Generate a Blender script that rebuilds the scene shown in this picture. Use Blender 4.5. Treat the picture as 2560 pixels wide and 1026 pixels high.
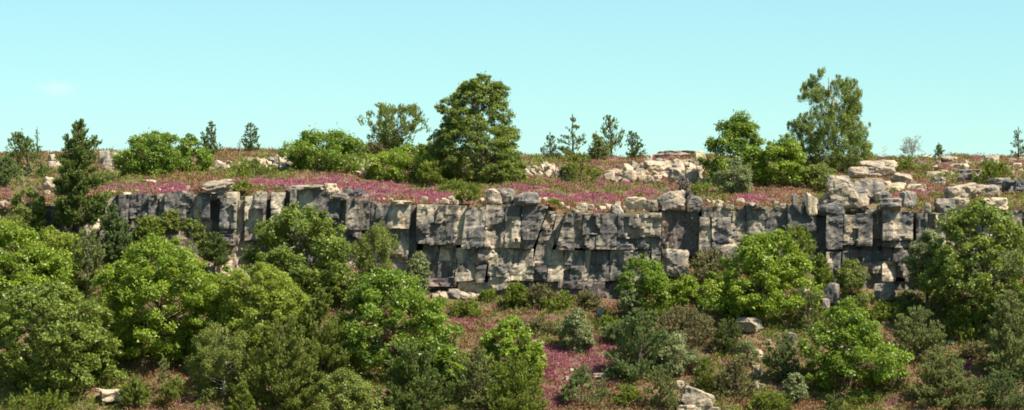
import bpy, math, random
import numpy as np
from mathutils import Vector

# ------------------------------------------------------------------ clear
for o in list(bpy.data.objects):
    bpy.data.objects.remove(o)
scene = bpy.context.scene
COL = scene.collection

# ------------------------------------------------------------------ camera
DIST, FPX, UC, VC = 300.0, 7680.0, 1280.0, 513.0     # camera distance to the cliff, focal length and centre of the photograph in pixels
cam_data = bpy.data.cameras.new("camera")
cam_data.sensor_width = 36.0
cam_data.lens = 36.0 * FPX / 2560.0
cam_data.clip_start = 1.0
cam_data.clip_end = 3000.0
cam = bpy.data.objects.new("camera", cam_data)
cam.location = (0, -DIST, 0)
cam.rotation_euler = (math.radians(90), 0, 0)
COL.objects.link(cam)
scene.camera = cam

# ------------------------------------------------------------------ sun and sky
SUN = Vector((0.60, -0.30, 0.90)).normalized()          # towards the sun
SUN_EL = math.asin(SUN.z)
SUN_AZ = math.atan2(SUN.x, SUN.y)
sun_data = bpy.data.lights.new("sun", 'SUN')
sun_data.energy = 5.0
sun_data.angle = math.radians(0.53)
sun_data.color = (1.0, 0.93, 0.80)
sun = bpy.data.objects.new("sun", sun_data)
sun.rotation_euler = SUN.to_track_quat('Z', 'Y').to_euler()
sun.location = (60, -60, 120)
COL.objects.link(sun)

world = bpy.data.worlds.new("World")
scene.world = world
world.use_nodes = True
wt = world.node_tree
wt.nodes.clear()
w_out = wt.nodes.new("ShaderNodeOutputWorld")
w_bg = wt.nodes.new("ShaderNodeBackground")
w_sky = wt.nodes.new("ShaderNodeTexSky")
w_sky.sky_type = 'NISHITA'
w_sky.sun_disc = False
w_sky.sun_elevation = SUN_EL
w_sky.sun_rotation = SUN_AZ
w_sky.altitude = 2000
w_sky.air_density = 1.0
w_sky.dust_density = 0.0
w_sky.ozone_density = 3.0
w_tint = wt.nodes.new("ShaderNodeMix"); w_tint.data_type = 'RGBA'; w_tint.blend_type = 'MULTIPLY'
w_tint.inputs[0].default_value = 1.0
w_tint.inputs[7].default_value = (0.78, 1.07, 0.99, 1)
wt.links.new(w_sky.outputs[0], w_tint.inputs[6])
# one faint small cloud low in the sky
w_tc = wt.nodes.new("ShaderNodeTexCoord")
w_sub = wt.nodes.new("ShaderNodeVectorMath"); w_sub.operation = 'SUBTRACT'
w_sub.inputs[1].default_value = (-0.1463, 0.988, 0.0375)
w_scl = wt.nodes.new("ShaderNodeVectorMath"); w_scl.operation = 'MULTIPLY'
w_scl.inputs[1].default_value = (130, 20, 300)
w_len = wt.nodes.new("ShaderNodeVectorMath"); w_len.operation = 'LENGTH'
w_noi = wt.nodes.new("ShaderNodeTexNoise"); w_noi.inputs['Scale'].default_value = 190; w_noi.inputs['Detail'].default_value = 4
w_add = wt.nodes.new("ShaderNodeMath"); w_add.operation = 'MULTIPLY_ADD'; w_add.inputs[1].default_value = 0.9
w_map = wt.nodes.new("ShaderNodeMapRange"); w_map.interpolation_type = 'SMOOTHSTEP'
w_map.inputs[1].default_value = 1.6; w_map.inputs[2].default_value = 0.5
w_map.inputs[3].default_value = 0.0; w_map.inputs[4].default_value = 0.32
w_mix = wt.nodes.new("ShaderNodeMix"); w_mix.data_type = 'RGBA'
w_mix.inputs[7].default_value = (7.2, 7.6, 7.6, 1)
wt.links.new(w_tc.outputs['Generated'], w_sub.inputs[0]); wt.links.new(w_sub.outputs[0], w_scl.inputs[0])
wt.links.new(w_scl.outputs[0], w_len.inputs[0]); wt.links.new(w_tc.outputs['Generated'], w_noi.inputs['Vector'])
wt.links.new(w_noi.outputs[0], w_add.inputs[0]); wt.links.new(w_len.outputs['Value'], w_add.inputs[2])
wt.links.new(w_add.outputs[0], w_map.inputs[0]); wt.links.new(w_map.outputs[0], w_mix.inputs[0])
w_even = wt.nodes.new("ShaderNodeMix"); w_even.data_type = 'RGBA'; w_even.inputs[0].default_value = 0.34   # constant colour added to the whole sky: flattens its gradient, lifts the shadows
w_even.inputs[7].default_value = (3.95, 7.0, 7.3, 1)
wt.links.new(w_tint.outputs[2], w_even.inputs[6])
wt.links.new(w_even.outputs[2], w_mix.inputs[6]); wt.links.new(w_mix.outputs[2], w_bg.inputs[0])
w_bg.inputs[1].default_value = 0.0615
wt.links.new(w_bg.outputs[0], w_out.inputs[0])

scene.view_settings.view_transform = 'Standard'
scene.view_settings.look = 'None'
scene.view_settings.gamma = 1.0
scene.view_settings.use_curve_mapping = False
scene.view_settings.exposure = 1.12
scene.cycles.filter_width = 1.8
scene.cycles.max_bounces = 6
scene.cycles.diffuse_bounces = 3
scene.cycles.transmission_bounces = 3

# ------------------------------------------------------------------ small helpers
RNG = np.random.default_rng(7)

def X_of(u, y): return (u - UC) * (DIST + y) / FPX
def Z_of(v, y): return (VC - v) * (DIST + y) / FPX
def SC(y): return FPX / (DIST + y)                       # pixels of the photograph per metre at depth y

def lattice(ix, iy, iz, s):
    h = (ix * 374761393 + iy * 668265263 + iz * 2147483647 + s * 974634777) & 0xFFFFFFFF
    h = ((h ^ (h >> 13)) * 1274126177) & 0xFFFFFFFF
    h = ((h ^ (h >> 16)) * 2246822519) & 0xFFFFFFFF
    return ((h ^ (h >> 15)) & 0xFFFFFF) / float(0xFFFFFF)

def vnoise(P, s=0):
    P = np.asarray(P, float)
    I = np.floor(P).astype(np.int64); f = P - I; f = f * f * (3 - 2 * f)
    out = 0
    for a in (0, 1):
        wa = f[:, 0] if a else 1 - f[:, 0]
        for b in (0, 1):
            wb = f[:, 1] if b else 1 - f[:, 1]
            for c in (0, 1):
                wc = f[:, 2] if c else 1 - f[:, 2]
                out = out + wa * wb * wc * lattice(I[:, 0] + a, I[:, 1] + b, I[:, 2] + c, s)
    return out * 2 - 1

def fbm(P, s=0, o=3):
    t = 0; a = 1.0; P = np.asarray(P, float)
    for k in range(o):
        t = t + a * vnoise(P * (2.03 ** k), s + k * 17); a *= 0.5
    return t

def voro(P, s=0):
    """random value of the nearest cell and the distance gap to the second nearest"""
    P = np.asarray(P, float); I = np.floor(P).astype(np.int64)
    d1 = np.full(len(P), 9.0); d2 = np.full(len(P), 9.0); val = np.zeros(len(P))
    for a in (-1, 0, 1):
        for b in (-1, 0, 1):
            for c in (-1, 0, 1):
                J = I + np.array([a, b, c])
                q = J + np.stack([lattice(J[:, 0], J[:, 1], J[:, 2], s + k) for k in (1, 2, 3)], 1)
                d = np.linalg.norm(P - q, axis=1)
                near = d < d1
                d2 = np.where(near, d1, np.minimum(d2, d))
                val = np.where(near, lattice(J[:, 0], J[:, 1], J[:, 2], s + 9), val)
                d1 = np.where(near, d, d1)
    return val, d2 - d1

def interp_sm(x, xs, ys): return np.interp(x, xs, ys)

def mesh_np(name, V, Fq=None, Ft=None, attrs=None, smooth=False):
    """one mesh from numpy quads and triangles; attrs hold one value per face (quads first)"""
    me = bpy.data.meshes.new(name)
    V = np.asarray(V, np.float32)
    loops = []; starts = []; n = 0
    if Fq is not None and len(Fq):
        Fq = np.asarray(Fq, np.int32); loops.append(Fq.ravel()); starts.append(np.arange(len(Fq)) * 4); n = len(Fq) * 4
    if Ft is not None and len(Ft):
        Ft = np.asarray(Ft, np.int32); loops.append(Ft.ravel()); starts.append(n + np.arange(len(Ft)) * 3)
    L = np.concatenate(loops).astype(np.int32); S = np.concatenate(starts).astype(np.int32)
    me.vertices.add(len(V)); me.vertices.foreach_set("co", V.ravel())
    me.loops.add(len(L)); me.loops.foreach_set("vertex_index", L)
    me.polygons.add(len(S)); me.polygons.foreach_set("loop_start", S)
    me.update(calc_edges=True)
    me.polygons.foreach_set("use_smooth", np.full(len(S), smooth))
    if attrs:
        for k, a in attrs.items():
            at = me.attributes.new(k, 'FLOAT', 'FACE'); at.data.foreach_set("value", np.asarray(a, np.float32))
    return me

def link(name, me, mat=None, parent=None, loc=None):
    o = bpy.data.objects.new(name, me)
    COL.objects.link(o)
    if mat is not None: me.materials.append(mat)
    if parent is not None: o.parent = parent
    if loc is not None: o.location = loc
    return o

def tag(o, label=None, cat=None, group=None, kind=None):
    if label: o["label"] = label
    if cat: o["category"] = cat
    if group: o["group"] = group
    if kind: o["kind"] = kind
    return o

def unit(A):
    return A / np.maximum(np.linalg.norm(A, axis=-1, keepdims=True), 1e-9)

# ------------------------------------------------------------------ materials
def new_mat(name):
    m = bpy.data.materials.new(name); m.use_nodes = True
    nt = m.node_tree; nt.nodes.clear()
    return m, nt

def leaf_mat(name, dark, light, rough=0.5, trans=0.28, gloss=0.35, odd=None, odd_at=0.97):
    """leaf colours run with the per leaf value called tint; a few odd leaves take another colour"""
    m, nt = new_mat(name)
    out = nt.nodes.new("ShaderNodeOutputMaterial")
    at = nt.nodes.new("ShaderNodeAttribute"); at.attribute_name = "tint"
    rp = nt.nodes.new("ShaderNodeValToRGB")
    rp.color_ramp.elements[0].color = (*dark, 1); rp.color_ramp.elements[1].color = (*light, 1)
    if odd:
        rp.color_ramp.elements[1].position = odd_at - 0.02
        e = rp.color_ramp.elements.new(odd_at); e.color = (*odd, 1)
    nt.links.new(at.outputs['Fac'], rp.inputs[0])
    bs = nt.nodes.new("ShaderNodeBsdfPrincipled")
    bs.inputs['Roughness'].default_value = rough
    bs.inputs['Specular IOR Level'].default_value = gloss
    tr = nt.nodes.new("ShaderNodeBsdfTranslucent")
    hs = nt.nodes.new("ShaderNodeHueSaturation"); hs.inputs['Hue'].default_value = 0.485; hs.inputs['Value'].default_value = 1.25
    mx = nt.nodes.new("ShaderNodeMixShader"); mx.inputs[0].default_value = trans
    nt.links.new(rp.outputs[0], bs.inputs['Base Color']); nt.links.new(rp.outputs[0], hs.inputs['Color'])
    nt.links.new(hs.outputs[0], tr.inputs['Color'])
    nt.links.new(bs.outputs[0], mx.inputs[1]); nt.links.new(tr.outputs[0], mx.inputs[2]); nt.links.new(mx.outputs[0], out.inputs[0])
    return m

LEAF = {
    'oak': leaf_mat('oak_leaf',      (0.078, 0.137, 0.013), (0.239, 0.334, 0.032), 0.42, 0.34, 0.4),
    'bright': leaf_mat('bright_leaf',   (0.111, 0.176, 0.016), (0.297, 0.387, 0.036), 0.45, 0.36, 0.35),
    'lime': leaf_mat('lime_leaf',     (0.156, 0.202, 0.023), (0.313, 0.371, 0.048), 0.55, 0.36, 0.3),
    'olive': leaf_mat('olive_leaf',    (0.111, 0.140, 0.026), (0.254, 0.292, 0.053), 0.5, 0.32, 0.35),
    'beech': leaf_mat('dark_tree_leaf', (0.095, 0.140, 0.026), (0.254, 0.305, 0.045), 0.48, 0.32, 0.35),
    'willow': leaf_mat('willow_leaf',   (0.137, 0.163, 0.065), (0.286, 0.318, 0.127), 0.5, 0.3, 0.35),
    'rusty': leaf_mat('oak_leaf_with_dry', (0.091, 0.130, 0.021), (0.239, 0.302, 0.045), 0.45, 0.34, 0.35, (0.30, 0.13, 0.05), 0.93),
    'pine': leaf_mat('pine_needle',   (0.072, 0.111, 0.031), (0.201, 0.249, 0.053), 0.55, 0.25, 0.25),
    'bluepine': leaf_mat('blue_pine_needle', (0.085, 0.125, 0.046), (0.215, 0.275, 0.085), 0.55, 0.3, 0.25),
    'greypine': leaf_mat('grey_pine_needle', (0.125, 0.150, 0.052), (0.300, 0.330, 0.105), 0.55, 0.3, 0.25),
    'goldpine': leaf_mat('gold_pine_needle', (0.091, 0.130, 0.026), (0.260, 0.292, 0.053), 0.55, 0.27, 0.25),
    'gorse': leaf_mat('gorse_spine',   (0.104, 0.140, 0.021), (0.254, 0.302, 0.047), 0.6, 0.27, 0.2),
    'dusk': leaf_mat('brown_shrub_leaf', (0.130, 0.117, 0.052), (0.244, 0.223, 0.090), 0.65, 0.2, 0.2),
    'dead':   leaf_mat('dead_twig_leaf', (0.16, 0.12, 0.09), (0.34, 0.29, 0.24), 0.7, 0.1, 0.2),
    'heather': leaf_mat('heather_bloom', (0.220, 0.080, 0.080), (0.480, 0.160, 0.225), 0.75, 0.2, 0.15),
    'rust':   leaf_mat('dry_heath',     (0.130, 0.070, 0.032), (0.330, 0.185, 0.090), 0.75, 0.15, 0.15),
    'heath': leaf_mat('green_heath',   (0.104, 0.120, 0.023), (0.254, 0.265, 0.058), 0.7, 0.22, 0.15),
    'straw':  leaf_mat('straw_grass',   (0.230, 0.150, 0.070), (0.440, 0.330, 0.180), 0.7, 0.2, 0.2),
}

def bark_mat(name, a, b):
    m, nt = new_mat(name)
    out = nt.nodes.new("ShaderNodeOutputMaterial"); bs = nt.nodes.new("ShaderNodeBsdfPrincipled")
    tc = nt.nodes.new("ShaderNodeTexCoord"); no = nt.nodes.new("ShaderNodeTexNoise")
    no.inputs['Scale'].default_value = 6; no.inputs['Detail'].default_value = 5
    rp = nt.nodes.new("ShaderNodeValToRGB")
    rp.color_ramp.elements[0].color = (*a, 1); rp.color_ramp.elements[1].color = (*b, 1)
    rp.color_ramp.elements[0].position = 0.35; rp.color_ramp.elements[1].position = 0.65
    nt.links.new(tc.outputs['Object'], no.inputs['Vector']); nt.links.new(no.outputs[0], rp.inputs[0])
    nt.links.new(rp.outputs[0], bs.inputs['Base Color']); bs.inputs['Roughness'].default_value = 0.85
    nt.links.new(bs.outputs[0], out.inputs[0])
    return m
BARK = {'dark': bark_mat('dark_bark', (0.05, 0.035, 0.025), (0.14, 0.10, 0.07)),
        'pale': bark_mat('pale_bark', (0.30, 0.24, 0.17), (0.52, 0.46, 0.38)),
        'grey': bark_mat('grey_bark', (0.16, 0.13, 0.10), (0.34, 0.30, 0.25)),
        'orange': bark_mat('orange_bark', (0.16, 0.085, 0.045), (0.32, 0.19, 0.11))}

def rock_mat(name, pale, grey, dark, dark_amt, stain=(0.42, 0.26, 0.13), scale=1.0):
    """weathered quartzite: pale fresh stone, grey crust, dark lichen patches, rusty streaks, crack relief"""
    m, nt = new_mat(name)
    N = nt.nodes.new; Lk = nt.links.new
    out = N("ShaderNodeOutputMaterial"); bs = N("ShaderNodeBsdfPrincipled")
    geo = N("ShaderNodeNewGeometry"); oi = N("ShaderNodeObjectInfo")
    def noise(sc, det, rough=0.6, vec=None):
        n = N("ShaderNodeTexNoise"); n.inputs['Scale'].default_value = sc; n.inputs['Detail'].default_value = det
        n.inputs['Roughness'].default_value = rough
        Lk(vec or geo.outputs['Position'], n.inputs['Vector']); return n
    def ramp(src, p0, p1, c0=(0, 0, 0), c1=(1, 1, 1)):
        r = N("ShaderNodeValToRGB"); r.color_ramp.elements[0].position = p0; r.color_ramp.elements[1].position = p1
        r.color_ramp.elements[0].color = (*c0, 1); r.color_ramp.elements[1].color = (*c1, 1)
        Lk(src, r.inputs[0]); return r
    def mix(fac, a, b, mode='MIX'):
        x = N("ShaderNodeMix"); x.data_type = 'RGBA'; x.blend_type = mode
        if isinstance(fac, float): x.inputs[0].default_value = fac
        else: Lk(fac, x.inputs[0])
        for sock, val in ((6, a), (7, b)):
            if isinstance(val, tuple): x.inputs[sock].default_value = (*val, 1)
            else: Lk(val, x.inputs[sock])
        return x.outputs[2]
    hang = N("ShaderNodeMapping"); hang.inputs['Scale'].default_value = (1.0, 1.0, 0.45); Lk(geo.outputs['Position'], hang.inputs[0])
    n1 = noise(0.62 * scale, 9, 0.64, hang.outputs[0]); n2 = noise(1.7 * scale, 6, 0.7); n3 = noise(7 * scale, 4, 0.65); n4 = noise(0.9 * scale, 5, 0.6)
    col = mix(ramp(n2.outputs[0], 0.38, 0.62).outputs[0], pale, grey)
    # dark crust
    ad = N("ShaderNodeMath"); ad.operation = 'MULTIPLY_ADD'; ad.inputs[1].default_value = 0.22; Lk(oi.outputs['Random'], ad.inputs[0])
    Lk(n1.outputs[0], ad.inputs[2])
    c0 = 0.66 - 0.34 * dark_amt
    col = mix(ramp(ad.outputs[0], c0 - 0.03, c0 + 0.13).outputs[0], col, dark)
    # vertical rusty streaks
    mp = N("ShaderNodeMapping"); mp.inputs['Scale'].default_value = (1.6, 1.6, 0.22); Lk(geo.outputs['Position'], mp.inputs[0])
    ns = noise(1.0, 4, 0.6, mp.outputs[0])
    st = ramp(ns.outputs[0], 0.60, 0.74)
    sm = N("ShaderNodeMath"); sm.operation = 'MULTIPLY'; sm.inputs[1].default_value = 0.55; Lk(st.outputs[0], sm.inputs[0])
    col = mix(sm.outputs[0], col, stain)
    # fine speckle and pale lichen spots
    col = mix(0.38, col, ramp(n3.outputs[0], 0.25, 0.75, (0.45, 0.45, 0.46), (1.5, 1.47, 1.42)).outputs[0], 'MULTIPLY')
    n5 = noise(3.4 * scale, 3, 0.55)
    col = mix(ramp(n5.outputs[0], 0.66, 0.74).outputs[0], col, (0.46, 0.44, 0.38))
    Lk(col, bs.inputs['Base Color']); bs.inputs['Roughness'].default_value = 0.9
    bs.inputs['Specular IOR Level'].default_value = 0.2
    bp = N("ShaderNodeBump"); bp.inputs['Strength'].default_value = 0.6; bp.inputs['Distance'].default_value = 0.13
    ms = N("ShaderNodeMath"); ms.operation = 'ADD'; Lk(n2.outputs[0], ms.inputs[0]); Lk(n3.outputs[0], ms.inputs[1])
    Lk(ms.outputs[0], bp.inputs['Height']); Lk(bp.outputs[0], bs.inputs['Normal'])
    Lk(bs.outputs[0], out.inputs[0])
    return m

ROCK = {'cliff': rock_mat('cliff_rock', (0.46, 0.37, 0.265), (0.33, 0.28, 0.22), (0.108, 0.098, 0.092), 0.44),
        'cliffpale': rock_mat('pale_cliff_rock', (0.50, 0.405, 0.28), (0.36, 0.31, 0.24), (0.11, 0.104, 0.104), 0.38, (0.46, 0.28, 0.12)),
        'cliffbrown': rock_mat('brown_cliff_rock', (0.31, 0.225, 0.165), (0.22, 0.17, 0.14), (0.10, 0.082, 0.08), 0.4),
        'boulder': rock_mat('boulder_rock', (0.40, 0.31, 0.225), (0.30, 0.245, 0.185), (0.15, 0.135, 0.125), 0.28),
        'pale': rock_mat('pale_rock', (0.50, 0.40, 0.28), (0.38, 0.30, 0.21), (0.22, 0.18, 0.14), 0.15, (0.43, 0.31, 0.18)),
        'darkrock': rock_mat('grey_rock', (0.34, 0.29, 0.24), (0.24, 0.21, 0.185), (0.10, 0.097, 0.097), 0.45)}

def ground_mat():
    m, nt = new_mat('heath_soil'); N = nt.nodes.new; Lk = nt.links.new
    out = N("ShaderNodeOutputMaterial"); bs = N("ShaderNodeBsdfPrincipled"); geo = N("ShaderNodeNewGeometry")
    def noise(sc, det):
        n = N("ShaderNodeTexNoise"); n.inputs['Scale'].default_value = sc; n.inputs['Detail'].default_value = det
        Lk(geo.outputs['Position'], n.inputs['Vector']); return n
    r1 = N("ShaderNodeValToRGB"); cr = r1.color_ramp
    cr.elements[0].position = 0.33; cr.elements[0].color = (0.060, 0.058, 0.018, 1)
    cr.elements[1].position = 0.70; cr.elements[1].color = (0.20, 0.13, 0.07, 1)
    e = cr.elements.new(0.5); e.color = (0.11, 0.080, 0.032, 1)
    Lk(noise(0.5, 8).outputs[0], r1.inputs[0])
    r2 = N("ShaderNodeValToRGB"); r2.color_ramp.elements[0].color = (0.5, 0.5, 0.5, 1); r2.color_ramp.elements[1].color = (1.4, 1.4, 1.35, 1)
    nn = noise(5, 5); Lk(nn.outputs[0], r2.inputs[0])
    mx = N("ShaderNodeMix"); mx.data_type = 'RGBA'; mx.blend_type = 'MULTIPLY'; mx.inputs[0].default_value = 0.8
    Lk(r1.outputs[0], mx.inputs[6]); Lk(r2.outputs[0], mx.inputs[7]); Lk(mx.outputs[2], bs.inputs['Base Color'])
    bs.inputs['Roughness'].default_value = 0.95
    bp = N("ShaderNodeBump"); bp.inputs['Strength'].default_value = 0.8; bp.inputs['Distance'].default_value = 0.2
    Lk(nn.outputs[0], bp.inputs['Height']); Lk(bp.outputs[0], bs.inputs['Normal']); Lk(bs.outputs[0], out.inputs[0])
    return m

# ------------------------------------------------------------------ terrain heights
def line(pts, y=0.0):
    a = np.array(pts, float)
    return X_of(a[:, 0], y), Z_of(a[:, 1], y)
TOPX, TOPZ = line([(-900, 520), (-200, 522), (0, 520), (100, 514), (200, 508), (262, 490), (420, 484), (520, 479), (620, 479), (720, 472),
    (830, 482), (870, 497), (960, 512), (1050, 513), (1250, 511), (1370, 516), (1420, 534), (1650, 532), (1665, 516), (1760, 517), (1850, 516),
    (1950, 520), (2060, 520), (2085, 537), (2190, 535), (2280, 531), (2360, 530), (2450, 527), (2560, 527), (3400, 530)])
BASX, BASZ = line([(-900, 600), (-200, 590), (0, 580), (100, 572), (250, 590), (330, 590), (420, 615), (500, 640), (600, 690), (660, 700), (760, 690), (900, 670),
    (1000, 700), (1080, 728), (1200, 742), (1400, 735), (1540, 752), (1640, 715), (1660, 690), (1720, 672), (1850, 660), (2050, 690),
    (2070, 712), (2200, 728), (2300, 728), (2450, 720), (2560, 690), (3400, 680)])
SKYX, SKYZ = line([(-900, 384), (0, 385), (200, 382), (420, 380), (640, 378), (760, 380), (900, 374), (980, 372), (1100, 384), (1300, 392), (1440, 394), (1560, 396),
    (1640, 392), (1700, 388), (1800, 392), (2000, 398), (2200, 396), (2300, 398), (2430, 394), (2560, 392), (3400, 394)], 70.0)

def sstep(a, b, t):
    t = np.clip((t - a) / (b - a), 0, 1); return t * t * (3 - 2 * t)

def H(x, y):
    """height of the ground at x, y (arrays)"""
    x = np.asarray(x, float); y = np.asarray(y, float)
    x, y = np.broadcast_arrays(x, y)
    sh = x.shape; x = x.ravel(); y = y.ravel()
    zt = interp_sm(x, TOPX, TOPZ); zb = interp_sm(x, BASX, BASZ); zr = interp_sm(x, SKYX, SKYZ)
    t = np.clip((y - 1.6) / 68.4, 0, 1)
    up = zt + (zr - zt) * (1 - (1 - t) ** 1.25) - 0.10 * np.clip(y - 70, 0, 400)
    d = np.clip(-y, 0, 400)
    w = sstep(0, 18, d)
    low = zb * (1 - w) + (-7.8) * w - 0.42 * d
    # the valley and the slope the photograph was taken from
    near = -2.0 - 0.30 * np.clip(y + 300, 0, 400)
    low = np.maximum(low, np.maximum(near, -46.0))
    n = fbm(np.stack([x * 0.22, y * 0.22, x * 0], 1), 3, 3) * 0.22 + vnoise(np.stack([x * 0.9, y * 0.9, x * 0], 1), 8) * 0.07
    n = n * (1 - 0.75 * np.exp(-((y - 1.5) / 2.5) ** 2))
    s = sstep(2.3, 3.1, y)
    return (low * (1 - s) + up * s + n).reshape(sh)

_YS = np.arange(-60, 130, 0.08)
def ground(u, v):
    """where the line of sight through a pixel of the photograph meets the ground"""
    x = X_of(u, _YS); z = Z_of(v, _YS); h = H(x, _YS)
    hit = np.nonzero(z <= h)[0]
    i = hit[0] if len(hit) else len(_YS) - 700
    y = _YS[i]
    return float(x[i]), float(y), float(h[i])

def at_y(u, y):
    x = float(X_of(u, y)); return x, y, float(H(np.array([x]), np.array([y]))[0])

xs = np.unique(np.concatenate([np.linspace(-420, -75, 40), np.linspace(-75, 75, 170), np.linspace(75, 420, 40)]))
ys = np.unique(np.concatenate([np.linspace(-420, -60, 46), np.linspace(-60, -3, 70), np.linspace(-3, 4, 40), np.linspace(4, 90, 75), np.linspace(90, 700, 40)]))
GX, GY = np.meshgrid(xs, ys)
GZ = H(GX, GY)
nx, ny = len(xs), len(ys)
idx = np.arange(nx * ny).reshape(ny, nx)
quads = np.stack([idx[:-1, :-1], idx[:-1, 1:], idx[1:, 1:], idx[1:, :-1]], -1).reshape(-1, 4)
hill = link('ground', mesh_np('ground', np.stack([GX.ravel(), GY.ravel(), GZ.ravel()], 1), quads, smooth=True), ground_mat())
tag(hill, 'heath covered hillside above and below the rock band', kind='structure')

# ------------------------------------------------------------------ rock building
def cube_grid(nx, ny, nz):
    """surface grid of the cube -1..1; x, y, z resolutions"""
    V = []; F = []; base = 0
    def face(nu, nv, f):
        nonlocal base
        a, b = np.meshgrid(np.linspace(-1, 1, nu + 1), np.linspace(-1, 1, nv + 1))
        V.append(f(a.ravel(), b.ravel()))
        i = np.arange((nu + 1) * (nv + 1)).reshape(nv + 1, nu + 1) + base
        F.append(np.stack([i[:-1, :-1], i[:-1, 1:], i[1:, 1:], i[1:, :-1]], -1).reshape(-1, 4))
        base += (nu + 1) * (nv + 1)
    one = lambda a: np.ones_like(a)
    face(nx, nz, lambda a, b: np.stack([a, -one(a), b], 1))
    face(nx, nz, lambda a, b: np.stack([-a, one(a), b], 1))
    face(ny, nz, lambda a, b: np.stack([one(a), a, b], 1))
    face(ny, nz, lambda a, b: np.stack([-one(a), -a, b], 1))
    face(nx, ny, lambda a, b: np.stack([a, b, one(a)], 1))
    face(nx, ny, lambda a, b: np.stack([a, -b, -one(a)], 1))
    V = np.concatenate(V); F = np.concatenate(F)
    key = np.round(V * 4096).astype(np.int64)
    _, first, inv = np.unique(key, axis=0, return_index=True, return_inverse=True)
    return V[first], inv.ravel()[F]

def rock_mesh(size, seed, n=5, k=6.0, cuts=7, rough=0.10, lump=0.16, layer=0.0):
    """one angular stone about the given size in metres, origin at its middle bottom"""
    r = np.random.default_rng(seed)
    sx, sy, sz = size
    m = max(size)
    nn = [max(3, int(round(n * (0.6 + 0.8 * s / m)))) for s in size]
    V, F = cube_grid(*nn)
    V = V / (np.sum(np.abs(V) ** k, 1) ** (1 / k))[:, None]
    V = V + 0.10 * (r.random((1, 3)) - 0.5) * V[:, ::-1]
    for c in range(cuts):
        nrm = r.normal(size=3); nrm[2] *= 0.7; nrm /= np.linalg.norm(nrm)
        d = r.uniform(0.62, 1.0) * (np.sum(np.abs(nrm)) * 0.78)
        over = V @ nrm - d
        V = V - np.clip(over, 0, None)[:, None] * nrm
    off = r.uniform(-50, 50, 3)
    val, _ = voro(V * 1.4 + off, seed % 997)
    V = V * (1 + lump * (val - 0.5))[:, None]
    D = np.stack([fbm(V * 2.2 + off + 7.7 * q, seed % 991 + q, 3) for q in range(3)], 1)
    V = V + rough * D
    if layer:
        st = vnoise(np.stack([V[:, 0] * 0.3 + off[0], V[:, 1] * 0.3, V[:, 2] * 4.2 + off[2]], 1), 5)
        V[:, :2] *= (1 + layer * np.sign(st) * np.minimum(np.abs(st) * 3, 1))[:, None]
    V = V * np.array([sx / 2, sy / 2, sz / 2])
    V[:, 2] -= V[:, 2].min()
    return V, F

# ------------------------------------------------------------------ the cliff: every block is a piece of its own
cliff = bpy.data.objects.new('cliff', None); cliff.empty_display_size = 2.0
COL.objects.link(cliff)
tag(cliff, 'long band of jointed grey quartzite blocks crossing the hillside', kind='structure')
cliff.location = (0, 1.5, -9)

def cliff_block(uTL, uTR, uBL, uBR, vT, vB, depth=0.0, yaw=None, mat='cliff', seed=0, tilt=None, back=3.3):
    r = np.random.default_rng(1000 + seed)
    xm = float(X_of((uTL + uTR) / 2, 0))
    yf = min(depth, .6) * 1.05 + r.uniform(-.05, .05) + .35 * float(vnoise(np.array([[xm * .22, 3.3, 0.0]]), 77)[0])
    yaw = r.normal(0.02, 0.07) if yaw is None else yaw
    tilt = r.uniform(-0.01, 0.06) if tilt is None else tilt
    xTL, xTR, xBL, xBR = (float(X_of(q, yf)) for q in (uTL, uTR, uBL, uBR))
    zT, zB = float(Z_of(vT - r.uniform(0, 1), yf)), float(Z_of(vB + r.uniform(.2, 1.4), yf))
    g = -0.012
    w = (abs(xTR - xTL) + abs(xBR - xBL)) / 2; h = zT - zB
    step = 0.20
    V, F = cube_grid(max(3, min(16, int(w / step))), 5, max(3, min(18, int(h / step))))
    K = 90.0
    V = V / (np.sum(np.abs(V) ** K, 1) ** (1 / K))[:, None]
    a = (V[:, 0] + 1) / 2; b = (V[:, 2] + 1) / 2; c = (V[:, 1] + 1) / 2
    zz = zB + b * h + r.uniform(-0.07, 0.07) * (a - 0.5) * w
    xl = xBL + (xTL - xBL) * b + g; xr = xBR + (xTR - xBR) * b - g
    xx = xl + (xr - xl) * a
    yfront = yf + yaw * (a - 0.5) * w + tilt * (b - 0.0) * h * 1.0
    yy = yfront + (max(back, yf + 1.2) - yfront) * c
    P = np.stack([xx, yy, zz], 1)
    fr = (1 - c)                                              # full relief on the face, little at the buried back
    # chipped corners: flatten the block against a few slanting planes
    for q in range(int(r.integers(0, 3))):
        nrm = np.array([r.choice([-1, 1]) * r.uniform(0.3, 1), -r.uniform(0.25, 0.9), r.uniform(-0.5, 0.9)]); nrm /= np.linalg.norm(nrm)
        pr = P @ nrm; d = pr.max() - r.uniform(0.04, 0.17) * min(w, h) ** 0.6
        P = P - np.clip(pr - d, 0, None)[:, None] * nrm
    val, gap = voro(P * np.array([0.72, 0.5, 0.50]) + 31.0, 5)
    val2, gap2 = voro(P * np.array([2.4, 1.2, 1.7]) + 11.0, 6)
    chunk = (val - 0.5) * 0.62 + (val2 - 0.5) * 0.05
    lay = vnoise(np.stack([P[:, 0] * 0.35, P[:, 0] * 0, P[:, 2] * 2.6], 1), 21) * 0.07
    P[:, 1] += fr * (chunk + lay + 0.06 * fbm(P * 1.6, 4, 3) + 0.05 * (gap2 < 0.08))
    P[:, 0] += 0.03 * fbm(P * 1.9 + 5, 14, 2)
    P[:, 2] += 0.03 * fbm(P * 1.9 + 9, 24, 2)
    o = link('rock_block', mesh_np('rock_block', P - np.array(cliff.location), F), ROCK[mat], cliff)
    return o

C, CP, CB = 'cliff', 'cliffpale', 'cliffbrown'
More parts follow.
